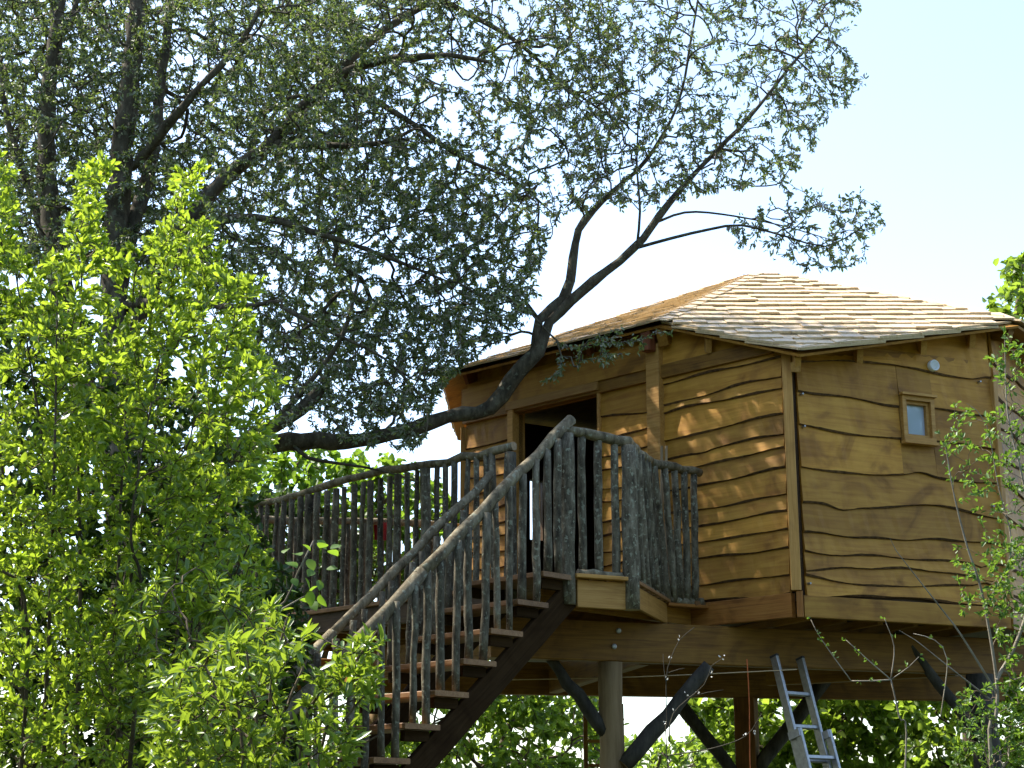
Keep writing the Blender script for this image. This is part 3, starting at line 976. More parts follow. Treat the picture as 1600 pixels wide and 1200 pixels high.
# ------------------------------------------------------------------ staircase
stairs = thing('staircase', (-1.5, 10.2, 0.0), 'steep open timber staircase with rustic pole handrails climbing to the deck', 'staircase')
SD = azd(-134)
T0 = V3(0.45, 12.02, 0)
RUN, RISE, WID = 0.25, 0.22, 0.80
def sp(along, across, z):
    p = T0 + SD * along + B_ * across
    return V3(p[0], p[1], z)
NT = 15
for k in range(0, NT):
    z = 3.372 - RISE * k
    a0 = RUN * k
    bar('tread', sp(a0 + 0.20, -0.03, z - 0.018), sp(a0 + 0.20, WID, z - 0.018), 0.31, 0.036, M_TREAD, stairs)
slope = RISE / RUN
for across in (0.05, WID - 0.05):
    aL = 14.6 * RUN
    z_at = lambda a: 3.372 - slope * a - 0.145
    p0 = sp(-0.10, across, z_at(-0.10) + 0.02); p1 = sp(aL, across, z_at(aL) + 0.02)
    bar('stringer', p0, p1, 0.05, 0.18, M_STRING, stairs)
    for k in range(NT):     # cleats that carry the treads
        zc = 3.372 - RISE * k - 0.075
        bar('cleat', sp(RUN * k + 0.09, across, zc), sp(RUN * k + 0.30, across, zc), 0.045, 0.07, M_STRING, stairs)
# handrails
HS = 0.895
h0 = xyz(Pn, ZR + 0.03)
def hr(t, across=0.0, dz=0.0):
    return h0 + SD * t + B_ * across + V3(0, 0, -HS * t + dz)
log('handrail', hr(-0.05), hr(1.42), 0.040, 0.044, M_RAIL, stairs, 400, 0.010, n=9)
log('handrail', hr(1.38), hr(3.75), 0.045, 0.046, M_RAIL, stairs, 401, 0.012, n=10)
FA, FDZ = 0.80, -0.27
log('handrail', hr(-0.02, FA, FDZ), hr(1.5, FA, FDZ), 0.033, 0.036, M_RAIL, stairs, 402, 0.010, n=9)
log('handrail', hr(1.46, FA, FDZ), hr(3.75, FA, FDZ), 0.037, 0.042, M_RAIL, stairs, 403, 0.012, n=10)
rg_s = np.random.default_rng(9)
for side, (across, dz) in enumerate(((0.012, 0.0), (FA - 0.035, FDZ))):
    kk = 0
    for k in range(1, NT):
        for f in (0.135, 0.262):
            a = RUN * k + f + rg_s.normal(0, 0.012)
            t = a
            top = hr(t - 0.02, 0.0 if side == 0 else FA, dz)
            zb = 3.370 - RISE * k
            p = sp(a, across, zb)
            q = V3(p[0] + rg_s.normal(0, 0.008), p[1], top[2])
            r = rg_s.uniform(0.023, 0.031)
            log('baluster', p, q, r, r * 0.92, M_LOG, stairs, 500 + side * 100 + kk, 0.0028)
            kk += 1
for k, u in enumerate((0.17, 0.29)):    # two poles between the stair head and the post
    p = sp(u * 0.9, 0.012, 3.37)
    log('baluster', p, V3(p[0], p[1], hr(u * 0.9)[2]), 0.03, 0.028, M_LOG, stairs, 480 + k, 0.0028)

# ------------------------------------------------------------------ supports below
frame_t = thing('support_frame', (2.0, 14.5, 0.0), 'heavy timber posts, beams and log braces carrying the cabin', 'support frame')
bd = azd(70.0)
bn = V3(bd[1], -bd[0], 0)        # towards the camera
Z0, Z1 = 2.87, 3.178
p0 = V3(0.737, 13.052, 0) - bd * 0.95; p1 = V3(0.737, 13.052, 0) + bd * 4.6
off = -bn * 0.055
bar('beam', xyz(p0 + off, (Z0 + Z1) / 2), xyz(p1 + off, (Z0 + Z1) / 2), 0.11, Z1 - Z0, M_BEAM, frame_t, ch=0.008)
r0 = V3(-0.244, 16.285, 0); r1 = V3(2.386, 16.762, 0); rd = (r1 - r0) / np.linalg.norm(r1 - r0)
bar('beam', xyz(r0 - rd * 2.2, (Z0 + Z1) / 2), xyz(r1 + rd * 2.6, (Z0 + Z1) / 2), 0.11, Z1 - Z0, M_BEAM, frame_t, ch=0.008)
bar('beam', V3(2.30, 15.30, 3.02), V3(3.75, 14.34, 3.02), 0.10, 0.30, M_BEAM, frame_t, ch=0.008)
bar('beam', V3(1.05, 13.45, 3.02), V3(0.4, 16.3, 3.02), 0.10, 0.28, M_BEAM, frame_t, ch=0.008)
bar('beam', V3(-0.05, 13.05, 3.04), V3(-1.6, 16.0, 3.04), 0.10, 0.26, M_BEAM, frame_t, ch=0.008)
for (x, y) in ((968, 985), (960, 1010)):
    c = at(x, y, 13.06)
    t_ = (V3(0.737, 13.052, 0) - c) @ bn
    c = c + bn * t_ 
    V, F, nc = tube([c - bn * 0.01, c + bn * 0.012, c + bn * 0.016], [0.021, 0.021, 0.012], 10)
    part('bolt', V, F, M_STEEL, frame_t, origin=c)
FPOST = V3(0.755, 13.12, 0)
log('post', xyz(FPOST, 0.0), xyz(FPOST, 2.868), 0.105, 0.093, M_POST, frame_t, 700, 0.004, n=10, sides=18, lump=0.02)
RP = atz(1165, 1091, 2.87); RP = V3(RP[0], RP[1], 0)
bar('post', xyz(RP, 0.0), xyz(RP, 2.869), 0.2, 0.2, M_RIM, frame_t, up=azd(20))
XP = atz(1535, 1052, 2.87); XP = V3(XP[0], XP[1] + 0.1, 0)
log('post', xyz(XP, 0.0), xyz(XP, 2.868), 0.12, 0.11, M_BRACE, frame_t, 701, 0.006, n=10, sides=14, lump=0.03)
LPp = V3(-2.2, 14.9, 0)
log('post', xyz(LPp, 0.0), xyz(LPp, 3.1), 0.1, 0.09, M_POST, frame_t, 702, 0.006, n=8, sides=12, lump=0.03)
LP2 = V3(-1.3, 16.2, 0)
log('post', xyz(LP2, 0.0), xyz(LP2, 2.868), 0.1, 0.09, M_POST, frame_t, 703, 0.006, n=8, sides=12, lump=0.03)
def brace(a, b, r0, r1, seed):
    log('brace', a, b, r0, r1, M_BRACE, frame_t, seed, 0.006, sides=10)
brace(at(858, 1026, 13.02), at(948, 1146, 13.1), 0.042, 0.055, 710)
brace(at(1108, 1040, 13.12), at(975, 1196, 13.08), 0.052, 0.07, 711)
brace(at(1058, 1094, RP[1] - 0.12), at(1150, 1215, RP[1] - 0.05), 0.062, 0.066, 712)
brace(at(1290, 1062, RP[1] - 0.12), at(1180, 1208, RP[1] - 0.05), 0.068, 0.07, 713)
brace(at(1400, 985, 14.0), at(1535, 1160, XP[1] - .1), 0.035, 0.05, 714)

# string line under the floor and an orange cord
def rope(name, pts, r, mat, label, cat):
    V, F, nc = tube(pts, r, 5)
    o = part(name, V, F, mat, None, True, origin=np.mean(pts, axis=0)); return tag(o, label, cat)
a_, b_ = at(745, 1063, 13.3), at(1245, 1046, 13.30)
tt = np.linspace(0, 1, 9)[:, None]
rope('string_line', a_ + (b_ - a_) * tt - V3(0, 0, 1) * 0.015 * np.sin(tt * math.pi), 0.0045, M_CORD, 'thin pale string line stretched below the main beam', 'string')
c_ = at(1167, 1030, 13.34)
rope('hanging_cord', [c_ + V3(0.006 * math.sin(i), 0, -0.18 * i) for i in range(9)], 0.005, M_ORANGE, 'thin orange cord hanging from the main beam', 'cord')
for k, x in enumerate((1034, 1041)):
    if k == 0:
        lath = thing('lath_pair', (1.2, 13.3, 3.4), 'two pale sawn laths standing behind the porch railing', 'lath')
    bar('lath', at(x - 1, 925, 13.62), at(x, 697, 13.62 + 0.02), 0.022, 0.028, M_CUT, lath, up=V3(0, 1, 0))

# ------------------------------------------------------------------ aluminium ladder against the beam
ladder = thing('ladder', (2.4, 12.7, 0.0), 'aluminium extension ladder leaning against the main beam', 'ladder')
Lt = at(1210, 1026, 13.36); wv = V3(0.235, 0.19, 0.0)
ld = V3(0.16, -0.26, -1.0); ld /= np.linalg.norm(ld)
Lb_len = (Lt[2] - 0.0) / -ld[2]
up_l = np.cross(wv, ld); up_l /= np.linalg.norm(up_l)
for s in (0, 1):
    o_ = Lt + wv * s
    bar('stile', o_, o_ + ld * Lb_len, 0.028, 0.07, M_ALU, ladder, up=up_l)
    bar('end_cap', o_ - ld * 0.012, o_ + ld * 0.004, 0.033, 0.076, M_BLACK, ladder, up=up_l)
nr = int(Lb_len / 0.27)
for k in range(nr):
    c = Lt + ld * (0.30 + 0.27 * k)
    bar('rung', c, c + wv, 0.03, 0.03, M_ALU, ladder, up=ld)
# the sliding front section
off_l = up_l * -0.075 if up_l[1] > 0 else up_l * 0.075
S0 = Lt + ld * 0.62 + off_l - wv * 0.06
for s in (0, 1):
    o_ = S0 + wv * (s * 1.12)
    bar('stile', o_, o_ + ld * (Lb_len - 0.62), 0.028, 0.06, M_ALU, ladder, up=up_l)
    bar('bracket', o_ + ld * 0.0 - off_l * 0.5, o_ + ld * 0.06 - off_l * 0.5, 0.045, 0.12, M_STEEL, ladder, up=up_l)
for k in range(nr - 2):
    c = S0 + ld * (0.22 + 0.27 * k)
    bar('rung', c, c + wv * 1.12, 0.03, 0.03, M_ALU, ladder, up=ld)
# wooden ladder behind the front post
wl = thing('ladder', (0.7, 15.6, 0.0), 'wooden ladder standing in shade behind the round post', 'ladder')
W0 = at(914, 1100, 15.9); wd = V3(0.34, 0.05, 0)
for s in (0, 1):
    bar('stile', W0 + wd * s, xyz(W0 + wd * s + V3(0, -0.3, 0), 0.0), 0.04, 0.06, M_BEAM, wl, up=V3(0, 1, 0))
for k in range(8):
    c = W0 + V3(0, -0.03 * k, -0.12 - 0.22 * k)
    bar('rung', c, c + wd, 0.03, 0.03, M_BEAM, wl)

# ------------------------------------------------------------------ plants
def resample(P, step):
    P = np.asarray(P, float)
    # smooth with Catmull-Rom
    Q = np.vstack([2 * P[0] - P[1], P, 2 * P[-1] - P[-2]])
    out = []
    for i in range(1, len(Q) - 2):
        L = np.linalg.norm(Q[i + 1] - Q[i]); m = max(1, int(L / step))
        for t in np.arange(m) / m:
            p0, p1, p2, p3 = Q[i - 1], Q[i], Q[i + 1], Q[i + 2]
            out.append(0.5 * ((2 * p1) + (-p0 + p2) * t + (2 * p0 - 5 * p1 + 4 * p2 - p3) * t * t + (-p0 + 3 * p1 - 3 * p2 + p3) * t ** 3))
    out.append(P[-1])
    return np.array(out)

def grow(limbs, attr, rng, step=0.12, bow=0.12, rt=0.0035, ex=0.42, up=0.0, dirpen=0.0, rmin=0.0025, coh=0.7, tang=0.3):
    """limbs: list of (points, r0, r1). Every attractor becomes a twig tip joined to the nearest wood so far."""
    pos, par, fix = [], [], []
    for P, r0, r1 in limbs:
        S = resample(P, step)
        first = -1
        if pos:
            D = np.linalg.norm(np.array(pos) - S[0], axis=1)
            j = int(D.argmin())
            if D[j] < 0.8: first = j
        for i, p in enumerate(S):
            par.append(first if i == 0 else len(pos) - 1)
            pos.append(p)
            f = i / max(1, len(S) - 1)
            if isinstance(r0, list):
                fix.append(float(np.interp(f * (len(r0) - 1), np.arange(len(r0)), r0)))
            else:
                fix.append(r0 + (r1 - r0) * f)
    nskel = len(pos)
    cap = nskel + len(attr) * 14 + 100
    N = np.zeros((cap, 3)); N[:nskel] = pos
    Dn = np.zeros((cap, 3))
    for i in range(nskel):
        if par[i] >= 0:
            v = N[i] - N[par[i]]; Dn[i] = v / (np.linalg.norm(v) + 1e-9)
        else:
            Dn[i] = (0, 0, 1)
    D0 = np.array([np.min(((N[:nskel] - a) ** 2).sum(1)) for a in attr])
    order = np.argsort(D0)
    n = nskel
    for ai in order:
        a = attr[ai]
        dv = a - N[:n]
        d2 = np.einsum('ij,ij->i', dv, dv)
        if coh:
            cs = np.einsum('ij,ij->i', dv, Dn[:n]) / np.sqrt(d2 + 1e-9)
            d2 = d2 * (1 + coh * (1 - cs)) ** 2
        if dirpen:
            # prefer to leave from wood lying below the tip
            d2 = d2 * (1 + dirpen * np.clip(-dv[:, 2] / (np.sqrt(d2) + 1e-6), 0, 1))
        j = int(d2.argmin()); p = N[j].copy()
        d = math.sqrt(((p - a) ** 2).sum())
        m = int(min(12, max(1, math.ceil(d / step))))
        mid = p + (a - p) * 0.4 + Dn[j] * d * tang + rng.normal(0, bow * d, 3) + V3(0, 0, up * d)
        prev = j
        for q in range(1, m + 1):
            t = q / m
            N[n] = (1 - t) ** 2 * p + 2 * t * (1 - t) * mid + t * t * a
            v = N[n] - N[prev]; Dn[n] = v / (np.linalg.norm(v) + 1e-9)
            par.append(prev); fix.append(0.0); prev = n; n += 1
    N = N[:n]
    par = np.array(par)
    cnt = np.zeros(n); ch = np.zeros(n, int)
    for i in range(n):
        if par[i] >= 0: ch[par[i]] += 1
    cnt[ch == 0] = 1
    for i in range(n - 1, -1, -1):
        if par[i] >= 0: cnt[par[i]] += cnt[i]
    R = np.maximum(rt * cnt ** ex, rmin)
    fixa = np.array(fix)
    R = np.where(fixa > 0, fixa, R)
    # a twig is never thicker than the wood that carries it
    for i in range(n):
        if par[i] >= 0 and fixa[i] == 0: R[i] = min(R[i], R[par[i]])
    return dict(P=N, par=par, R=R, cnt=cnt, nskel=nskel, ch=ch)

def wood_mesh(T, lo, hi, sides_fn):
    """tubes for the chains whose base radius lies in [lo, hi)"""
    P, par, R, cnt = T['P'], T['par'], T['R'], T['cnt']
    n = len(P)
    main = np.full(n, -1)
    best = np.zeros(n)
    nsk = T['nskel']
    for i in range(n):
        j = par[i]
        if j >= 0:
            w = cnt[i] + (1e6 if (i < nsk and j < nsk and i == j + 1) else 0)
            if w > best[j]: best[j] = w; main[j] = i
    VV, FF, k = [], [], 0
    for i in range(n):
        j = par[i]
        if j >= 0 and main[j] == i: continue
        chain = [i]
        while main[chain[-1]] >= 0: chain.append(main[chain[-1]])
        r0 = R[i]
        if not (lo <= r0 < hi): continue
        pts = [P[c] for c in chain]; rad = [R[c] for c in chain]
        if j >= 0: pts = [P[j]] + pts; rad = [R[i]] + rad
        if len(pts) < 2: continue
        rad[-1] *= 0.6
        s = sides_fn(r0)
        pts = np.array(pts); rad = np.array(rad)
        if r0 > 0.03:
            lg = np.random.default_rng(i)
            ss = np.arange(len(pts))
            kn = 1 + 0.07 * np.sin(ss * 0.9 + lg.uniform(0, 6)) + 0.06 * np.sin(ss * 2.1 + lg.uniform(0, 6)) + lg.normal(0, 0.03, len(pts))
            pts[1:] += lg.normal(0, 1, (len(pts) - 1, 3)) * (rad[1:] * 0.10)[:, None]
            V, F, nc = tube(pts, rad * kn, 12, caps=False, lump=0.07, rng=lg)
        else:
            V, F, nc = tube(pts, rad, s, caps=False)
        VV.append(V); FF.append(np.array(F) + k); k += len(V)
    if not VV: return None, None
    return np.concatenate(VV), np.concatenate(FF)

def rand_unit(rng, n):
    v = rng.normal(0, 1, (n, 3)); return v / np.linalg.norm(v, axis=1)[:, None]

def leaf_arrays(pos, dirs, nrm, length, width, fold=0.25, curl=0.12):
    """six-point folded leaves: two quads each"""
    n = len(pos)
    dirs = dirs / (np.linalg.norm(dirs, axis=1)[:, None] + 1e-9)
    nrm = nrm - dirs * (nrm * dirs).sum(1)[:, None]
    nrm /= np.linalg.norm(nrm, axis=1)[:, None] + 1e-9
    s = np.cross(dirs, nrm)
    L = length[:, None]; W = width[:, None]
    b = pos; t = pos + dirs * L - nrm * L * curl
    l1 = pos + dirs * L * 0.32 + s * W * 0.46 + nrm * W * fold
    l2 = pos + dirs * L * 0.70 + s * W * 0.40 + nrm * (W * fold - L * curl * 0.4)
    r1 = pos + dirs * L * 0.32 - s * W * 0.46 + nrm * W * fold
    r2 = pos + dirs * L * 0.70 - s * W * 0.40 + nrm * (W * fold - L * curl * 0.4)
    V = np.stack([b, r1, r2, t, l2, l1], 1).reshape(-1, 3)
    k = np.arange(n)[:, None] * 6
    F = np.concatenate([k + np.array([[0, 1, 2, 3]]), k + np.array([[0, 3, 4, 5]])])
    return V, F

def leaf_sites(T, rng, per_m, maxcnt=2, minlen=0.0):
    """points along the outer twigs with the twig direction there"""
    P, par, cnt, nsk = T['P'], T['par'], T['cnt'], T['nskel']
    idx = np.where((par >= 0) & (cnt <= maxcnt) & (np.arange(len(P)) >= nsk))[0]
    a, b = P[par[idx]], P[idx]
    L = np.linalg.norm(b - a, axis=1)
    m = rng.poisson(L * per_m)
    rep = np.repeat(np.arange(len(idx)), m)
    t = rng.random(len(rep))[:, None]
    pos = a[rep] + (b - a)[rep] * t
    d = (b - a)[rep] / (L[rep][:, None] + 1e-9)
    return pos, d

def tip_sites(T, rng, k, spread):
    P, par, ch, nsk = T['P'], T['par'], T['ch'], T['nskel']
    tips = np.where((ch == 0) & (np.arange(len(P)) >= nsk))[0]
    rep = np.repeat(tips, k)
    d = P[rep] - P[par[rep]]
    d /= np.linalg.norm(d, axis=1)[:, None] + 1e-9
    return P[rep] + rng.normal(0, spread, (len(rep), 3)), d

def in_poly(pts, poly):
    x, y = pts[:, 0], pts[:, 1]
    inside = np.zeros(len(pts), bool)
    n = len(poly); j = n - 1
    for i in range(n):
        xi, yi = poly[i]; xj, yj = poly[j]
        c = ((yi > y) != (yj > y)) & (x < (xj - xi) * (y - yi) / (yj - yi + 1e-12) + xi)
        inside ^= c
        j = i
    return inside

def sample_view(poly, n, dfun, rng, weight=None):
    """points through a volume whose outline is poly, spread in depth by dfun(x, y) -> (mean, half)"""
    poly = np.array(poly, float)
    lo, hi = poly.min(0), poly.max(0)
    out = []
    while len(out) < n:
        c = lo + (hi - lo) * rng.random((4000, 2))
        c = c[in_poly(c, poly)]
        for x, y in c:
            if weight is not None and rng.random() > weight(x, y): continue
            m, h = dfun(x, y)
            out.append(at(x, y, m + rng.uniform(-h, h)))
            if len(out) >= n: break
    return np.array(out)

def plant_wood(name_thick, name_thin, T, root, m_thick, m_thin, split, origin=None):
    V, F = wood_mesh(T, split, 9, lambda r: 10 if r > 0.05 else 7)
    if V is not None: part(name_thick, V, F, m_thick, root, smooth=True)
    V, F = wood_mesh(T, 0, split, lambda r: 3 if r < 0.006 else 5)
    if V is not None: part(name_thin, V, F, m_thin, root, smooth=True, kind='stuff')

# ---------------------------------------------------------------- big old willow
wr = np.random.default_rng(4)
def pl(*pts):
    return [at(*p) for p in pts]
willow = thing('willow_tree', (-2.9, 13.0, 0), 'big old multi-stemmed willow with grey-green leaves, one limb arching over the roof', 'tree')
wl_limbs = [
    ([V3(-2.95, 13.1, 0), V3(-2.9, 13.05, 1.5), at(195, 900, 13.2), at(185, 620, 13.3), at(180, 400, 13.5), at(198, 180, 13.6), at(215, 0, 13.7), at(225, -240, 13.9)], 0.20, 0.05),
    (pl((190, 760, 13.25), (255, 745, 12.9), (335, 716, 12.75), (450, 690, 12.85), (560, 688, 13.0), (640, 672, 13.1), (700, 652, 13.2), (765, 638, 13.25), (800, 595, 13.25), (838, 548, 13.2), (860, 505, 13.2), (893, 470, 13.15), (945, 425, 13.1), (992, 388, 13.05), (1045, 318, 13.0), (1110, 245, 12.95), (1170, 185, 12.9), (1230, 110, 12.9), (1290, 40, 12.9)), [w * 0.0025 for w in (44, 44, 41, 33, 28, 25, 23, 22, 24, 26, 17, 16, 14, 12, 9, 7, 6, 5, 3)], 0),
    (pl((835, 552, 13.2), (843, 500, 13.25), (880, 468, 13.3), (892, 440, 13.3), (905, 360, 13.35), (955, 300, 13.4), (1010, 250, 13.4), (1060, 160, 13.4), (1080, 60, 13.4), (1100, -60, 13.4)), [w * 0.0025 for w in (17, 17, 16, 11, 8, 6, 5, 4, 4, 3)], 0),
    (pl((992, 388, 13.05), (1050, 372, 12.9), (1110, 358, 12.8), (1160, 352, 12.7), (1230, 370, 12.6), (1290, 385, 12.6), (1340, 360, 12.6)), 0.015, 0.005),
    (pl((1020, 350, 13.0), (1070, 332, 13.2), (1130, 335, 13.3), (1220, 352, 13.4), (1300, 375, 13.4)), 0.012, 0.004),
    (pl((995, 385, 13.05), (1000, 330, 13.0), (995, 250, 13.0), (1000, 150, 13.0)), 0.012, 0.005),
    # limbs through the crown
    (pl((185, 560, 13.3), (260, 400, 13.4), (340, 290, 13.5), (420, 225, 13.6), (500, 140, 13.7), (590, 55, 13.8), (690, -10, 13.9), (800, -90, 14)), 0.085, 0.02),
    (pl((490, 145, 13.7), (560, 105, 13.5), (640, 90, 13.3), (720, 88, 13.2), (765, 98, 13.1)), 0.055, 0.018),
    (pl((430, 225, 13.6), (520, 228, 13.3), (600, 222, 13.1), (660, 195, 13.0)), 0.04, 0.012),
    (pl((300, 350, 13.45), (400, 340, 13.2), (500, 365, 13.0), (600, 400, 12.9), (700, 440, 12.8)), 0.042, 0.008),
    (pl((330, 716, 12.75), (400, 680, 12.7), (470, 640, 12.6), (500, 610, 12.6)), 0.07, 0.045),
    (pl((430, 660, 12.65), (490, 590, 12.5), (535, 525, 12.4), (560, 440, 12.3)), 0.03, 0.012),
    (pl((170, 700, 13.3), (110, 540, 13.9), (80, 350, 14.2), (72, 180, 14.3), (92, 0, 14.4), (95, -200, 14.5)), 0.12, 0.05),
    (pl((80, 400, 14.2), (40, 280, 14.4), (10, 180, 14.5), (0, 100, 14.6)), 0.05, 0.02),
    (pl((190, 420, 13.5), (235, 250, 13.9), (255, 100, 14.1), (280, -100, 14.2)), 0.07, 0.03),
    (pl((188, 480, 13.4), (280, 470, 13.0), (360, 480, 12.7), (440, 470, 12.5)), 0.05, 0.015),
    (pl((210, 260, 13.6), (300, 150, 13.3), (380, 60, 13.2), (430, -40, 13.1)), 0.045, 0.015),
    (pl((530, 125, 13.6), (640, 190, 13.4), (720, 245, 13.3), (800, 280, 13.2), (860, 330, 13.2)), 0.035, 0.008),
    (pl((690, 0, 13.9), (800, 60, 13.7), (880, 130, 13.6), (950, 180, 13.5)), 0.03, 0.008),
    (pl((450, 690, 12.85), (480, 715, 12.8), (570, 730, 12.9), (620, 742, 13.0)), 0.018, 0.006),
    (pl((440, 480, 12.5), (520, 520, 12.4), (600, 560, 12.4), (660, 620, 12.4)), 0.02, 0.006),
]
wp_dense = [(-60, -120), (900, -120), (960, 0), (985, 150), (950, 280), (880, 340), (840, 420), (800, 520), (740, 545), (700, 600), (660, 640), (600, 660), (520, 640), (430, 600), (380, 560), (300, 420), (0, 420), (-60, 420)]
wp_sparse = [(850, -120), (1330, -120), (1345, 20), (1310, 70), (1365, 130), (1290, 190), (1265, 250), (1225, 290), (1100, 300), (1020, 330), (960, 330), (890, 330), (870, 200)]
wp_fan = [(1140, 350), (1230, 300), (1330, 290), (1400, 320), (1385, 360), (1330, 430), (1270, 425), (1200, 400), (1130, 372)]
wp_edge = [(700, 470), (830, 440), (850, 480), (820, 520), (740, 560), (700, 590), (660, 700), (560, 700), (430, 660), (420, 600), (560, 640), (650, 590)]
wp_over = [(860, 545), (930, 520), (1020, 490), (1060, 505), (1050, 530), (960, 560), (900, 590), (850, 610)]
def wdep(x, y):
    if x < 300: return 14.3, 1.5
    if x < 550: return 13.6, 1.5
    if x < 850: return 13.5, 1.2
    return 13.2, 0.75
att = [sample_view(wp_dense, 9200, wdep, wr, weight=lambda x, y: 0.62 + 0.38 * math.sin(x * 0.013 + 1.5 * math.sin(y * 0.012)) if x > 250 else 0.75),
       sample_view(wp_sparse, 1650, lambda x, y: (13.1, 0.7), wr),
       sample_view(wp_fan, 150, lambda x, y: (12.9, 0.5), wr),
       sample_view(wp_edge, 330, lambda x, y: (12.8, 0.7), wr),
       sample_view(wp_over, 38, lambda x, y: (12.95, 0.25), wr)]
att.append(sample_view([(-60, -100), (560, -100), (570, 120), (560, 330), (540, 470), (500, 540), (420, 560), (330, 430), (-60, 430)], 3900,
                       lambda x, y: (15.6, 1.0), wr))
att = np.concatenate(att)
T = grow(wl_limbs, att, wr, step=0.11, bow=0.08, rt=0.0030, ex=0.38, up=-0.03)
print('willow nodes', len(T['P']))
plant_wood('trunk', 'twigs', T, willow, M_WBARK, M_TWIG, 0.011)
pos, d = leaf_sites(T, wr, 165, maxcnt=3)
keep = wr.random(len(pos)) < np.where(pos[:, 0] / pos[:, 1] * FPX > 60, 0.58, 1.0)
pos, d = pos[keep], d[keep]
pos2, d2 = tip_sites(T, wr, 4, 0.02)
pos = np.concatenate([pos, pos2]); d = np.concatenate([d, d2])
n = len(pos)
ld_ = d * 0.55 + rand_unit(wr, n) * 0.8 + V3(0, 0, -0.35)
ln = rand_unit(wr, n) + V3(0, 0, 0.5)
LEN = wr.uniform(0.025, 0.054, n)
V, F = leaf_arrays(pos, ld_, ln, LEN, LEN * wr.uniform(0.30, 0.46, n))
part('crown', V, F, L_WILLOW, willow, kind='stuff')
print('willow leaves', n)
# fluffy catkins among the leaves
pos, d = leaf_sites(T, wr, 14, maxcnt=3)
n = len(pos)
ld_ = d * 0.3 + rand_unit(wr, n) + V3(0, 0, -0.2)
LEN = wr.uniform(0.03, 0.055, n)
V, F = leaf_arrays(pos, ld_, rand_unit(wr, n), LEN, LEN * 0.33, fold=0.5, curl=0.35)
part('catkins', V, F, L_CATKIN, willow, kind='stuff')

# ---------------------------------------------------------------- the bright plum bush in front, left
br = np.random.default_rng(8)
bush = thing('plum_bush', (-2.6, 9.0, 0), 'tall sunlit bush with bright yellow-green leaves, filling the lower left', 'bush')
bush_poly = [(-80, 300), (-10, 250), (18, 265), (20, 350), (52, 440), (95, 375), (118, 320), (108, 280), (135, 262), (160, 246), (178, 268), (160, 320), (162, 375), (205, 385), (245, 370), (268, 310), (285, 262), (325, 258), (305, 300), (278, 340), (320, 345), (338, 372), (320, 410), (398, 440), (385, 475), (400, 520), (415, 560), (440, 590), (420, 640), (440, 700), (395, 740), (375, 800), (400, 850), (430, 905), (420, 990), (400, 1230), (-80, 1230)]
bl = []
for k, (xb, xt, yt, dp) in enumerate(((150, 130, 330, 9.2), (200, 290, 320, 9.4), (120, 20, 400, 8.9), (230, 370, 480, 9.1), (60, -30, 330, 9.3), (260, 395, 640, 8.8), (170, 210, 430, 9.0), (100, 90, 450, 8.6), (280, 390, 850, 8.6), (40, -20, 650, 8.5), (190, 250, 560, 8.5))):
    base = V3((xb - 800) / FPX * dp * 1.0, dp, 0.0)
    m1 = at((xb * 0.75 + xt * 0.25) + br.normal(0, 12), 1000, dp + br.normal(0, .1))
    m2 = at((xb * 0.45 + xt * 0.55) + br.normal(0, 12), (1000 + yt) / 2 + 40, dp + br.normal(0, .15))
    bl.append(([base, m1, m2, at(xt, yt, dp)], 0.018, 0.004))
def bdep(x, y):
    h = 0.25 + 0.75 * min(1, max(0, (y - 250) / 350.0))
    return 9.0 + 0.3 * min(1, max(0, (y - 600) / 400.0)), h + 0.3 * min(1, max(0, (y - 600) / 400.0))
def bw(x, y):
    return 0.06 + 0.94 * (0.5 + 0.5 * math.sin(x * 0.045 + 2.2 * math.sin(y * 0.021)) * math.sin(y * 0.038 + 1.7 * math.sin(x * 0.017)))
batt = sample_view(bush_poly, 4300, bdep, br, weight=bw)
# extra shoots that stand clear of the top outline
shoots = []
for (x0, y0, x1, y1, dp) in ((150, 400, 155, 250, 9.1), (138, 380, 122, 285, 9.0), (240, 400, 312, 262, 9.2), (262, 350, 285, 270, 9.2), (0, 420, 5, 245, 9.0), (315, 420, 335, 350, 9.0), (365, 520, 400, 440, 9.0)):
    for t in np.linspace(0.1, 1, 9):
        shoots.append(at(x0 + (x1 - x0) * t + br.normal(0, 9), y0 + (y1 - y0) * t, dp + br.normal(0, 0.06)))
batt = np.concatenate([batt, np.array(shoots)])
TB = grow(bl, batt, br, step=0.08, bow=0.06, rt=0.0018, ex=0.36, up=0.05, dirpen=1.5)
plant_wood('stems', 'twigs', TB, bush, M_TWIG2, M_TWIG2, 0.0085)
pos, d = leaf_sites(TB, br, 95, maxcnt=3)
pos2, d2 = tip_sites(TB, br, 6, 0.012)
pos = np.concatenate([pos, pos2]); d = np.concatenate([d, d2])
n = len(pos)
ld_ = d * 0.7 + rand_unit(br, n) * 0.75 + V3(0, 0, 0.25)
ln = rand_unit(br, n) * 0.9 + V3(0, -0.1, 0.75)
LEN = br.uniform(0.026, 0.062, n)
WID_ = LEN * br.uniform(0.42, 0.56, n)
# the nearest leaves are leaves of their own, the rest one mass
pp = np.array([px(p) for p in pos])
vis = (pp[:, 0] > 5) & (pp[:, 0] < 430) & (pp[:, 1] > 270) & (pp[:, 1] < 1190)
score = np.where(vis, LEN / pos[:, 1] * 1.0 - 0.0, -1) * 1.0 - (pos[:, 1] - 8.2) * 0.004
score[~vis] = -9
pick = np.argsort(-score)[:300]
mask = np.ones(n, bool); mask[pick] = False
V, F = leaf_arrays(pos[mask], ld_[mask], ln[mask], LEN[mask], WID_[mask])
crown = part('crown', V, F, L_BUSH, bush, kind='stuff')
print('bush leaves', n)

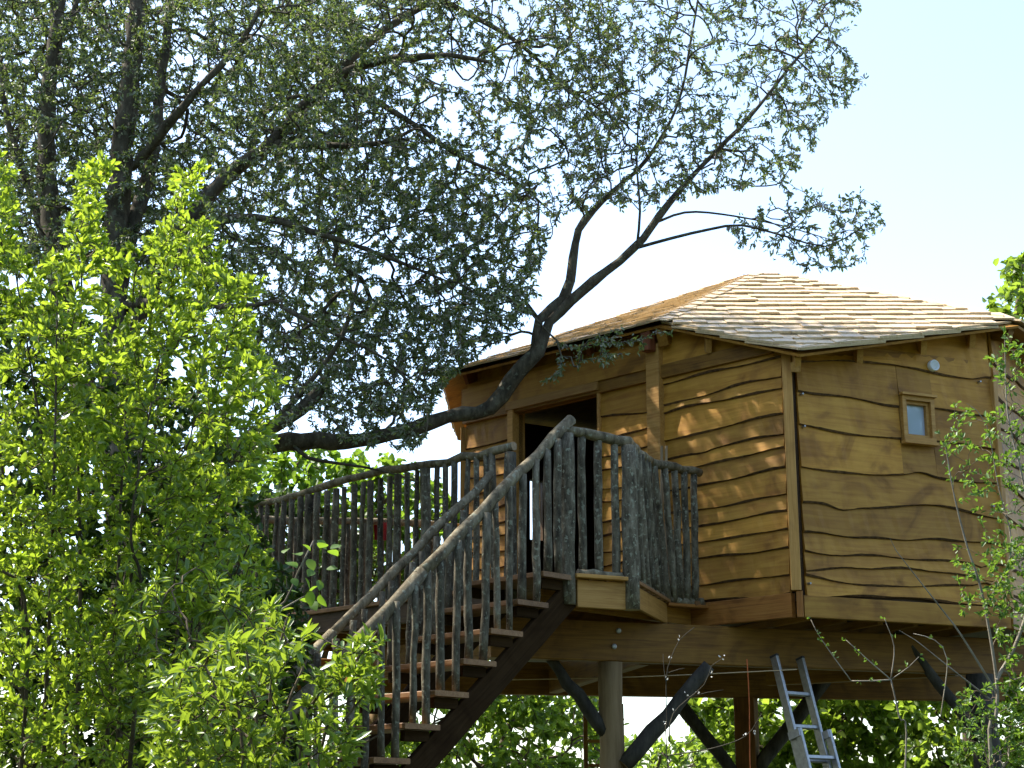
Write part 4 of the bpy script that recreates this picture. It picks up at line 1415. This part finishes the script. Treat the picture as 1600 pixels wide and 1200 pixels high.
def single_leaves(parent, pos, d, nrm, LEN, ratio, mat, rng, name='leaf', variants=4, detail=False):
    """leaf objects that share a few unit meshes"""
    meshes = []
    for k in range(variants):
        w = ratio * rng.uniform(0.88, 1.12); fold = rng.uniform(0.15, 0.32); cu = rng.uniform(0.05, 0.2)
        prof = [(0, 0), (0.14, 0.30), (0.36, 0.5), (0.6, 0.47), (0.82, 0.26), (1, 0)]
        V, F = [], []
        for (t, h) in prof: V.append((t, 0, -cu * t * t))
        for sgn in (1, -1):
            base_i = len(V)
            for (t, h) in prof[1:-1]:
                V.append((t, sgn * h * w, fold * h * w - cu * t * t + rng.normal(0, 0.008)))
            idx = [0] + list(range(base_i, base_i + 4)) + [5]
            for q in range(5):
                f = [q, q + 1, idx[q + 1], idx[q]]
                f = list(dict.fromkeys(f))
                if len(f) < 3: continue
                F.append(tuple(f if sgn < 0 else f[::-1]))
        meshes.append(mesh_np(name, V, F, mat, True))
    po = ORG[parent.name]
    for i in range(len(pos)):
        x = d[i] / np.linalg.norm(d[i]); z = nrm[i] - x * (nrm[i] @ x); z /= np.linalg.norm(z) + 1e-9
        y = np.cross(z, x); s = LEN[i]; c = pos[i] - po
        ob = bpy.data.objects.new(name, meshes[i % variants])
        ob.parent = parent
        ob.matrix_basis = Matrix(((x[0] * s, y[0] * s, z[0] * s, c[0]), (x[1] * s, y[1] * s, z[1] * s, c[1]), (x[2] * s, y[2] * s, z[2] * s, c[2]), (0, 0, 0, 1)))
        COL.objects.link(ob)
single_leaves(crown, pos[pick], ld_[pick], ln[pick], LEN[pick], 0.5, L_BUSH, br)

# ---------------------------------------------------------------- dark thicket behind the bush
ur = np.random.default_rng(52)
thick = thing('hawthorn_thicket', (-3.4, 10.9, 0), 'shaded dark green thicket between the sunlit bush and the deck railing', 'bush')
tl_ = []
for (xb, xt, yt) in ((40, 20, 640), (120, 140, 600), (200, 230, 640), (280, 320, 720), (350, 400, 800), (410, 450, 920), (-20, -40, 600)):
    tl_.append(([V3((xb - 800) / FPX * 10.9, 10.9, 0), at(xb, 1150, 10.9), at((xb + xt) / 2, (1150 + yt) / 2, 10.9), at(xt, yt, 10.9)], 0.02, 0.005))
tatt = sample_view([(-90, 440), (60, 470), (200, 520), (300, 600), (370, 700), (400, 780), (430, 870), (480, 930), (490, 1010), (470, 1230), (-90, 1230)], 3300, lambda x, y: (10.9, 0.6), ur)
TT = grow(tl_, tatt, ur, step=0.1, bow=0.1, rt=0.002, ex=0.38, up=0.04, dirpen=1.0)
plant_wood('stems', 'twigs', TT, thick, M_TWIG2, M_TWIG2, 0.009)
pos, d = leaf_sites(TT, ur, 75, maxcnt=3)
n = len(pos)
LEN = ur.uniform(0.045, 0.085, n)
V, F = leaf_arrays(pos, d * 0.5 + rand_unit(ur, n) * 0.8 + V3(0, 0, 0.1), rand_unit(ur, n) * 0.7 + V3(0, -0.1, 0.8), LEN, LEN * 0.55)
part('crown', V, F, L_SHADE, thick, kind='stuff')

# ---------------------------------------------------------------- lower shrub with longer leaves, in front of the stairs
er = np.random.default_rng(15)
shrub = thing('elder_shrub', (-1.2, 7.0, 0), 'lower shrub with long pointed leaves in front of the stair foot', 'shrub')
el = []
for (xb, xt, yt, dp) in ((420, 450, 960, 7.2), (470, 590, 985, 7.0), (400, 380, 980, 7.1), (500, 575, 1080, 6.9), (380, 320, 1040, 7.0), (520, 590, 1150, 7.0), (440, 480, 1030, 7.3)):
    base = V3((xb - 800) / FPX * dp, dp, 0)
    el.append(([base, at(xb, 1180, dp), at((xb + xt) / 2 + er.normal(0, 8), (1180 + yt) / 2, dp), at(xt, yt, dp)], 0.02, 0.005))
eatt = np.concatenate([
    sample_view([(250, 1060), (330, 1020), (350, 975), (372, 1000), (400, 990), (425, 945), (440, 940), (452, 990), (490, 985), (470, 1030), (430, 1060), (445, 1120), (470, 1230), (230, 1230)], 330, lambda x, y: (7.1, 0.45), er),
    sample_view([(210, 920), (320, 880), (400, 920), (430, 1000), (330, 1110), (190, 1110)], 150, lambda x, y: (7.9, 0.3), er),
    sample_view([(470, 1060), (520, 1040), (555, 1000), (580, 990), (600, 1005), (585, 1050), (598, 1085), (560, 1100), (500, 1120), (470, 1100)], 75, lambda x, y: (7.0, 0.2), er),
    sample_view([(470, 1130), (540, 1130), (560, 1160), (520, 1230), (460, 1230)], 60, lambda x, y: (7.0, 0.3), er)])
TE = grow(el, eatt, er, step=0.07, bow=0.1, rt=0.0022, up=0.04, dirpen=1.5)
plant_wood('stems', 'twigs', TE, shrub, M_TWIG2, M_TWIG2, 0.006)
pos, d = leaf_sites(TE, er, 62, maxcnt=2)
pos2, d2 = tip_sites(TE, er, 8, 0.01)
pos = np.concatenate([pos, pos2]); d = np.concatenate([d, d2])
n = len(pos)
ld_ = d * 0.6 + rand_unit(er, n) * 0.8 + V3(0, 0, 0.15)
ln = rand_unit(er, n) * 0.6 + V3(0, -0.1, 0.8)
LEN = er.uniform(0.035, 0.085, n)
pp = np.array([px(p) for p in pos])
score = np.where((pp[:, 0] > 330) & (pp[:, 1] < 1190), LEN - (pos[:, 1] - 6.6) * 0.05, -9)
pick = np.argsort(-score)[:300]
mask = np.ones(n, bool); mask[pick] = False
V, F = leaf_arrays(pos[mask], ld_[mask], ln[mask], LEN[mask], LEN[mask] * er.uniform(0.26, 0.36, mask.sum()))
crown = part('crown', V, F, L_ELDER, shrub, kind='stuff')
single_leaves(crown, pos[pick], ld_[pick], ln[pick], LEN[pick], 0.32, L_ELDER, er)
print('shrub leaves', n)

# ---------------------------------------------------------------- hazel spray before the long railing
hr_ = np.random.default_rng(23)
spray = thing('hazel_spray', (-1.3, 7.6, 0.0), 'slender hazel shoot with broad toothed leaves before the dark railing', 'sapling')
st1 = [V3(-1.38, 7.6, 0), at(330, 1130, 7.6), at(400, 985, 7.6), at(445, 940, 7.6), at(465, 895, 7.6), at(490, 845, 7.6)]
st2 = [at(400, 985, 7.6), at(440, 952, 7.57), at(475, 932, 7.55)]
for P, r in ((st1, (0.012, 0.004)), (st2, (0.007, 0.003))):
    S = resample(P, 0.06)
    V, F, nc = tube(S, np.linspace(r[0], r[1], len(S)), 6)
    part('stem', V, F, M_PALE, spray, True)
hp = [(470, 850), (505, 842), (512, 855), (478, 872), (490, 885), (462, 868), (500, 905), (478, 905), (490, 925), (470, 930), (510, 878), (455, 880), (480, 945), (450, 860), (495, 860), (485, 915), (505, 930), (462, 905), (520, 865), (448, 925)]
P = np.array([at(x + hr_.normal(0, 4), y + hr_.normal(0, 4), 7.6 + hr_.uniform(-.12, .12)) for x, y in hp])
n = len(P)
single_leaves(spray, P, rand_unit(hr_, n) * 0.6 + V3(0.5, 0, -0.2), rand_unit(hr_, n) * 0.5 + V3(0, -0.4, 0.8), hr_.uniform(0.045, 0.075, n), 0.75, L_HAZEL, hr_)

# ---------------------------------------------------------------- right: hawthorn sapling before the cabin
sr = np.random.default_rng(31)
haw = thing('hawthorn_sapling', (2.9, 10.4, 0), 'leafy hawthorn sapling before the right end of the cabin', 'sapling')
hl = [([V3(2.95, 10.4, 0), at(1548, 1190, 10.4), at(1556, 1120, 10.4), at(1557, 1062, 10.4), at(1535, 930, 10.4), at(1510, 850, 10.4), at(1490, 770, 10.4), at(1478, 700, 10.4)], 0.022, 0.004),
      (pl((1557, 1062, 10.4), (1590, 1000, 10.4), (1615, 900, 10.4), (1600, 760, 10.4), (1575, 650, 10.4), (1570, 540, 10.4)), 0.013, 0.003),
      (pl((1556, 1080, 10.4), (1500, 990, 10.3), (1470, 950, 10.3), (1400, 860, 10.2), (1390, 840, 10.2)), 0.008, 0.002),
      (pl((1556, 1100, 10.4), (1480, 1040, 10.3), (1430, 1000, 10.3), (1405, 985, 10.3)), 0.007, 0.002),
      (pl((1540, 950, 10.4), (1580, 860, 10.5), (1560, 760, 10.5), (1540, 660, 10.5), (1510, 630, 10.5)), 0.007, 0.002)]
hatt = sample_view([(1460, 690), (1500, 620), (1530, 660), (1560, 640), (1545, 560), (1560, 520), (1590, 520), (1660, 560), (1660, 1000), (1600, 1120), (1540, 960), (1500, 960), (1490, 860), (1540, 820), (1500, 780)],
                   380, lambda x, y: (10.4, 0.35), sr)
hatt = np.concatenate([hatt, sample_view([(1500, 1080), (1660, 1040), (1660, 1230), (1480, 1230)], 330, lambda x, y: (10.5, 0.35), sr), sample_view([(1540, 860), (1660, 820), (1660, 1000), (1560, 960)], 150, lambda x, y: (10.4, 0.35), sr)])
TH = grow(hl, hatt, sr, step=0.06, bow=0.08, rt=0.0016, up=0.03, dirpen=1.0, rmin=0.0016)
plant_wood('trunk', 'twigs', TH, haw, M_PALE, M_TWIG2, 0.005)
pos, d = leaf_sites(TH, sr, 52, maxcnt=2)
pos2, d2 = tip_sites(TH, sr, 5, 0.01)
pos = np.concatenate([pos, pos2]); d = np.concatenate([d, d2]); n = len(pos)
LEN = sr.uniform(0.022, 0.05, n)
V, F = leaf_arrays(pos, d * 0.5 + rand_unit(sr, n) * 0.8 + V3(0, 0, 0.1), rand_unit(sr, n) * 0.7 + V3(0, 0, 0.8), LEN, LEN * 0.5)
part('crown', V, F, L_HAW, haw, kind='stuff')

# budding bare twigs below the cabin
def bud_plant(name, lims, lab, seed, bud_mat, bud_len, root_xy):
    rg = np.random.default_rng(seed)
    t_ = thing(name, (root_xy[0], root_xy[1], 0), lab, 'sapling')
    bp, bdv = [], []
    for P, r0, r1, dens in lims:
        S = resample(P, 0.05)
        V, F, nc = tube(S, np.linspace(r0, r1, len(S)), 5)
        part('stem', V, F, M_PALE if seed % 2 else M_TWIG, t_, True)
        if dens:
            for q in range(len(S) // 3, len(S)):
                if rg.random() < dens:
                    bp.append(S[q] + rg.normal(0, 0.008, 3)); bdv.append(rand_unit(rg, 1)[0] + V3(0, 0, .4))
    k = 3
    P = np.repeat(np.array(bp), k, 0) + rg.normal(0, 0.006, (len(bp) * k, 3))
    D = np.repeat(np.array(bdv), k, 0) + rg.normal(0, 0.7, (len(bp) * k, 3))
    LEN = rg.uniform(0.6, 1.2, len(P)) * bud_len
    V, F = leaf_arrays(P, D, rand_unit(rg, len(P)), LEN, LEN * 0.55)
    part('buds', V, F, bud_mat, t_, kind='stuff')
bud_plant('budding_sapling', [
    ([V3(2.05, 10.2, 0), at(1415, 1190, 10.2), at(1405, 1120, 10.2), at(1392, 1062, 10.2)], 0.008, 0.005, 0),
    (pl((1392, 1062, 10.2), (1397, 1010, 10.2), (1382, 967, 10.2)), 0.0045, 0.002, 0.45),
    (pl((1392, 1062, 10.2), (1355, 1030, 10.2), (1322, 1000, 10.2)), 0.0045, 0.002, 0.9),
    (pl((1330, 1064, 10.2), (1298, 1020, 10.2), (1275, 985, 10.2), (1267, 968, 10.2)), 0.004, 0.0018, 1.0),
    (pl((1392, 1062, 10.2), (1360, 1064, 10.2), (1330, 1064, 10.2)), 0.005, 0.004, 0.5),
    (pl((1392, 1062, 10.2), (1420, 1042, 10.2), (1436, 1026, 10.2)), 0.004, 0.0018, 0.6),
    (pl((1470, 1120, 10.2), (1480, 1030, 10.1), (1460, 1000, 10.1), (1427, 990, 10.1)), 0.004, 0.002, 0.7),
], 'thin sapling just breaking bud below the cabin window wall', 5, L_HAW, 0.026, (2.05, 10.2))
bud_plant('blossom_sapling', [
    ([V3(0.95, 9.6, 0), at(1043, 1195, 9.6), at(1042, 1130, 9.6), at(1041, 1060, 9.6), at(1048, 1030, 9.6), at(1062, 1000, 9.6), at(1085, 980, 9.6)], 0.006, 0.002, 0.35),
    (pl((1041, 1070, 9.6), (1037, 1040, 9.6), (1036, 1022, 9.6)), 0.003, 0.0015, 0.4),
    (pl((1042, 1052, 9.6), (1060, 1046, 9.6), (1070, 1044, 9.6)), 0.003, 0.0015, 0.6),
    (pl((1046, 1160, 9.6), (1052, 1115, 9.6), (1100, 1070, 9.6), (1112, 1040, 9.6), (1130, 1028, 9.6)), 0.004, 0.0015, 0.5),
    (pl((1075, 1090, 9.6), (1105, 1082, 9.6), (1130, 1078, 9.6)), 0.003, 0.0015, 0.5),
    (pl((1046, 1180, 9.6), (1110, 1170, 9.6), (1165, 1150, 9.6), (1190, 1115, 9.6)), 0.004, 0.0015, 0.25),
], 'bare twiggy sapling with tiny white blossom in front of the main beam', 8, L_BLOSSOM, 0.016, (0.95, 9.6))

# ---------------------------------------------------------------- trees behind
def back_tree(name, label, base, limbs, attr, mat, rng, leaf, per_m, maxcnt=3, split=0.02, ratio=0.6, group=None, cat='tree', tips=4):
    t_ = thing(name, base, label, cat, group)
    TT = grow(limbs, attr, rng, step=0.16, bow=0.12, rt=0.005, ex=0.42, up=0.03)
    plant_wood('trunk', 'twigs', TT, t_, M_TWIG2, M_TWIG2, split)
    pos, d = leaf_sites(TT, rng, per_m, maxcnt=maxcnt)
    pos2, d2 = tip_sites(TT, rng, tips, 0.04)
    pos = np.concatenate([pos, pos2]); d = np.concatenate([d, d2]); n = len(pos)
    LEN = rng.uniform(0.7, 1.3, n) * leaf
    V, F = leaf_arrays(pos, d * 0.4 + rand_unit(rng, n) * 0.8 + V3(0, 0, -0.1), rand_unit(rng, n) * 0.8 + V3(0, 0, 0.7), LEN, LEN * ratio)
    part('crown', V, F, mat, t_, kind='stuff')
    print(name, n)

kr = np.random.default_rng(41)
# behind the long railing
b0 = V3(-2.6, 19.0, 0)
back_tree('hazel_tree', 'broad-leaved hazel behind the long deck railing', b0,
          [([b0, V3(-2.5, 19, 2.5), at(430, 800, 19.0), at(470, 720, 19.0)], 0.08, 0.02), ([V3(-2.5, 19, 2), at(560, 860, 18.8), at(620, 760, 18.8)], 0.05, 0.015)],
          sample_view([(330, 760), (380, 705), (470, 690), (540, 705), (620, 715), (680, 745), (720, 800), (720, 900), (720, 1010), (300, 1010)], 700, lambda x, y: (18.9, 0.8), kr), L_HAZEL, kr, 0.10, 75, cat='tree', ratio=0.7)
b0 = V3(-2.9, 17.0, 0)
back_tree('elder_bush', 'dark shaded bush crowding the far end of the deck behind its railings', b0,
          [([b0, V3(-2.8, 17, 2.0), at(380, 900, 17), at(400, 800, 17)], 0.05, 0.015), ([V3(-2.8, 17, 1.8), at(480, 950, 17), at(520, 850, 17)], 0.04, 0.012)],
          sample_view([(240, 760), (330, 740), (430, 760), (500, 790), (560, 830), (600, 880), (620, 1010), (240, 1010)], 620, lambda x, y: (17.0, 0.5), kr), L_SHADE, kr, 0.085, 80, cat='bush', ratio=0.6)
# beyond the stairs, under the deck
b0 = V3(-0.6, 26, 0)
back_tree('bird_cherry_tree', 'sunlit green tree seen below the deck between stairs and round post', b0,
          [([b0, V3(-0.5, 26, 1.5), at(800, 1120, 26), at(810, 1050, 26)], 0.12, 0.04)],
          sample_view([(560, 1000), (760, 960), (900, 980), (960, 1080), (965, 1240), (520, 1240)], 1000, lambda x, y: (26, 1.5), kr), L_BACK, kr, 0.13, 60, ratio=0.6)
# beyond the rear post
b0 = V3(3.3, 20.0, 0)
back_tree('maple_tree', 'bright backlit broad-leaved tree behind the ladder and rear post', b0,
          [([b0, V3(3.3, 20, 1.2), at(1290, 1130, 20), at(1300, 1040, 20)], 0.09, 0.03), ([V3(3.3, 20, 0.8), at(1180, 1150, 20), at(1110, 1110, 20)], 0.05, 0.015)],
          np.concatenate([sample_view([(1190, 1030), (1330, 1000), (1400, 1040), (1420, 1240), (1190, 1240)], 620, lambda x, y: (20, 0.9), kr),
                          sample_view([(1060, 1095), (1190, 1070), (1190, 1240), (1120, 1200)], 130, lambda x, y: (19.5, 0.6), kr)]),
          L_BACK, kr, 0.11, 60, ratio=0.75)
b0 = V3(5.2, 19.4, 0)
back_tree('lime_tree', 'tall yellow-green tree behind the right end of the cabin, top showing above the roof', b0,
          [([b0, V3(5.2, 19.4, 3), at(1560, 800, 19.4), at(1590, 480, 19.4), at(1600, 400, 19.4)], 0.12, 0.02)],
          np.concatenate([sample_view([(1590, 375), (1640, 400), (1760, 500), (1760, 700), (1560, 620), (1535, 480), (1560, 455), (1570, 410)], 330, lambda x, y: (19.4, 0.8), kr),
                          sample_view([(1400, 1000), (1700, 1000), (1700, 1240), (1400, 1240)], 560, lambda x, y: (19.4, 1.0), kr)]),
          L_BACK, kr, 0.10, 60, ratio=0.8)
b0 = V3(1.9, 30.0, 0)
back_tree('low_thicket_tree', 'low hazy tree on the skyline between round post and rear post', b0,
          [([b0, V3(1.9, 30, 1.0), at(1030, 1190, 30)], 0.08, 0.03)],
          sample_view([(960, 1170), (1000, 1150), (1060, 1165), (1100, 1140), (1150, 1150), (1150, 1260), (960, 1260)], 260, lambda x, y: (30, 1.2), kr), L_BACK, kr, 0.13, 40)

# ---------------------------------------------------------------- unseen belt of trees, added so the cabin walls stay in shade
fr_ = np.random.default_rng(61)
ring = resample([V3(27, 4, 0), V3(15, -7, 0), V3(0, -9, 0), V3(-12, -5, 0), V3(-15, 4, 0), V3(-14.5, 14, 0), V3(-12.5, 22, 0)], 0.5)
n = 13000
ri = fr_.integers(0, len(ring), n)
top = 9.5 + 2.0 * np.sin(ri * 0.21) + 1.2 * np.sin(ri * 0.53 + 1)
fp = ring[ri] + fr_.normal(0, 1.1, (n, 3)) * V3(1, 1, 0)
fp[:, 2] = 0.5 + fr_.random(n) ** 0.8 * top
LEN = fr_.uniform(0.4, 0.8, n)
V, F = leaf_arrays(fp, rand_unit(fr_, n), rand_unit(fr_, n), LEN, LEN * 0.7)
FF = [F]; VV = [V]; k = len(V)
for q in range(2, len(ring), 5):
    b = ring[q] + fr_.normal(0, 0.4, 3) * V3(1, 1, 0)
    tv, tf, _ = tube([b + V3(0, 0, -0.1), b + V3(fr_.normal(0, .2), 0, 4), b + V3(fr_.normal(0, .4), 0, 8.5)], [0.22, 0.16, 0.07], 7, caps=False)
    VV.append(tv); FF.append(np.array(tf) + k); k += len(tv)
nl = len(F)
FFc = np.concatenate(FF)
wood_o = part('shade_woodland', np.concatenate(VV), FFc, [L_HAW, M_TWIG2], None, midx=np.r_[np.zeros(nl, int), np.ones(len(FFc) - nl, int)], kind='stuff')
wood_o['label'] = 'unseen belt of trees added behind and beside the viewpoint to shade the cabin walls'
wood_o['category'] = 'shade_woodland'
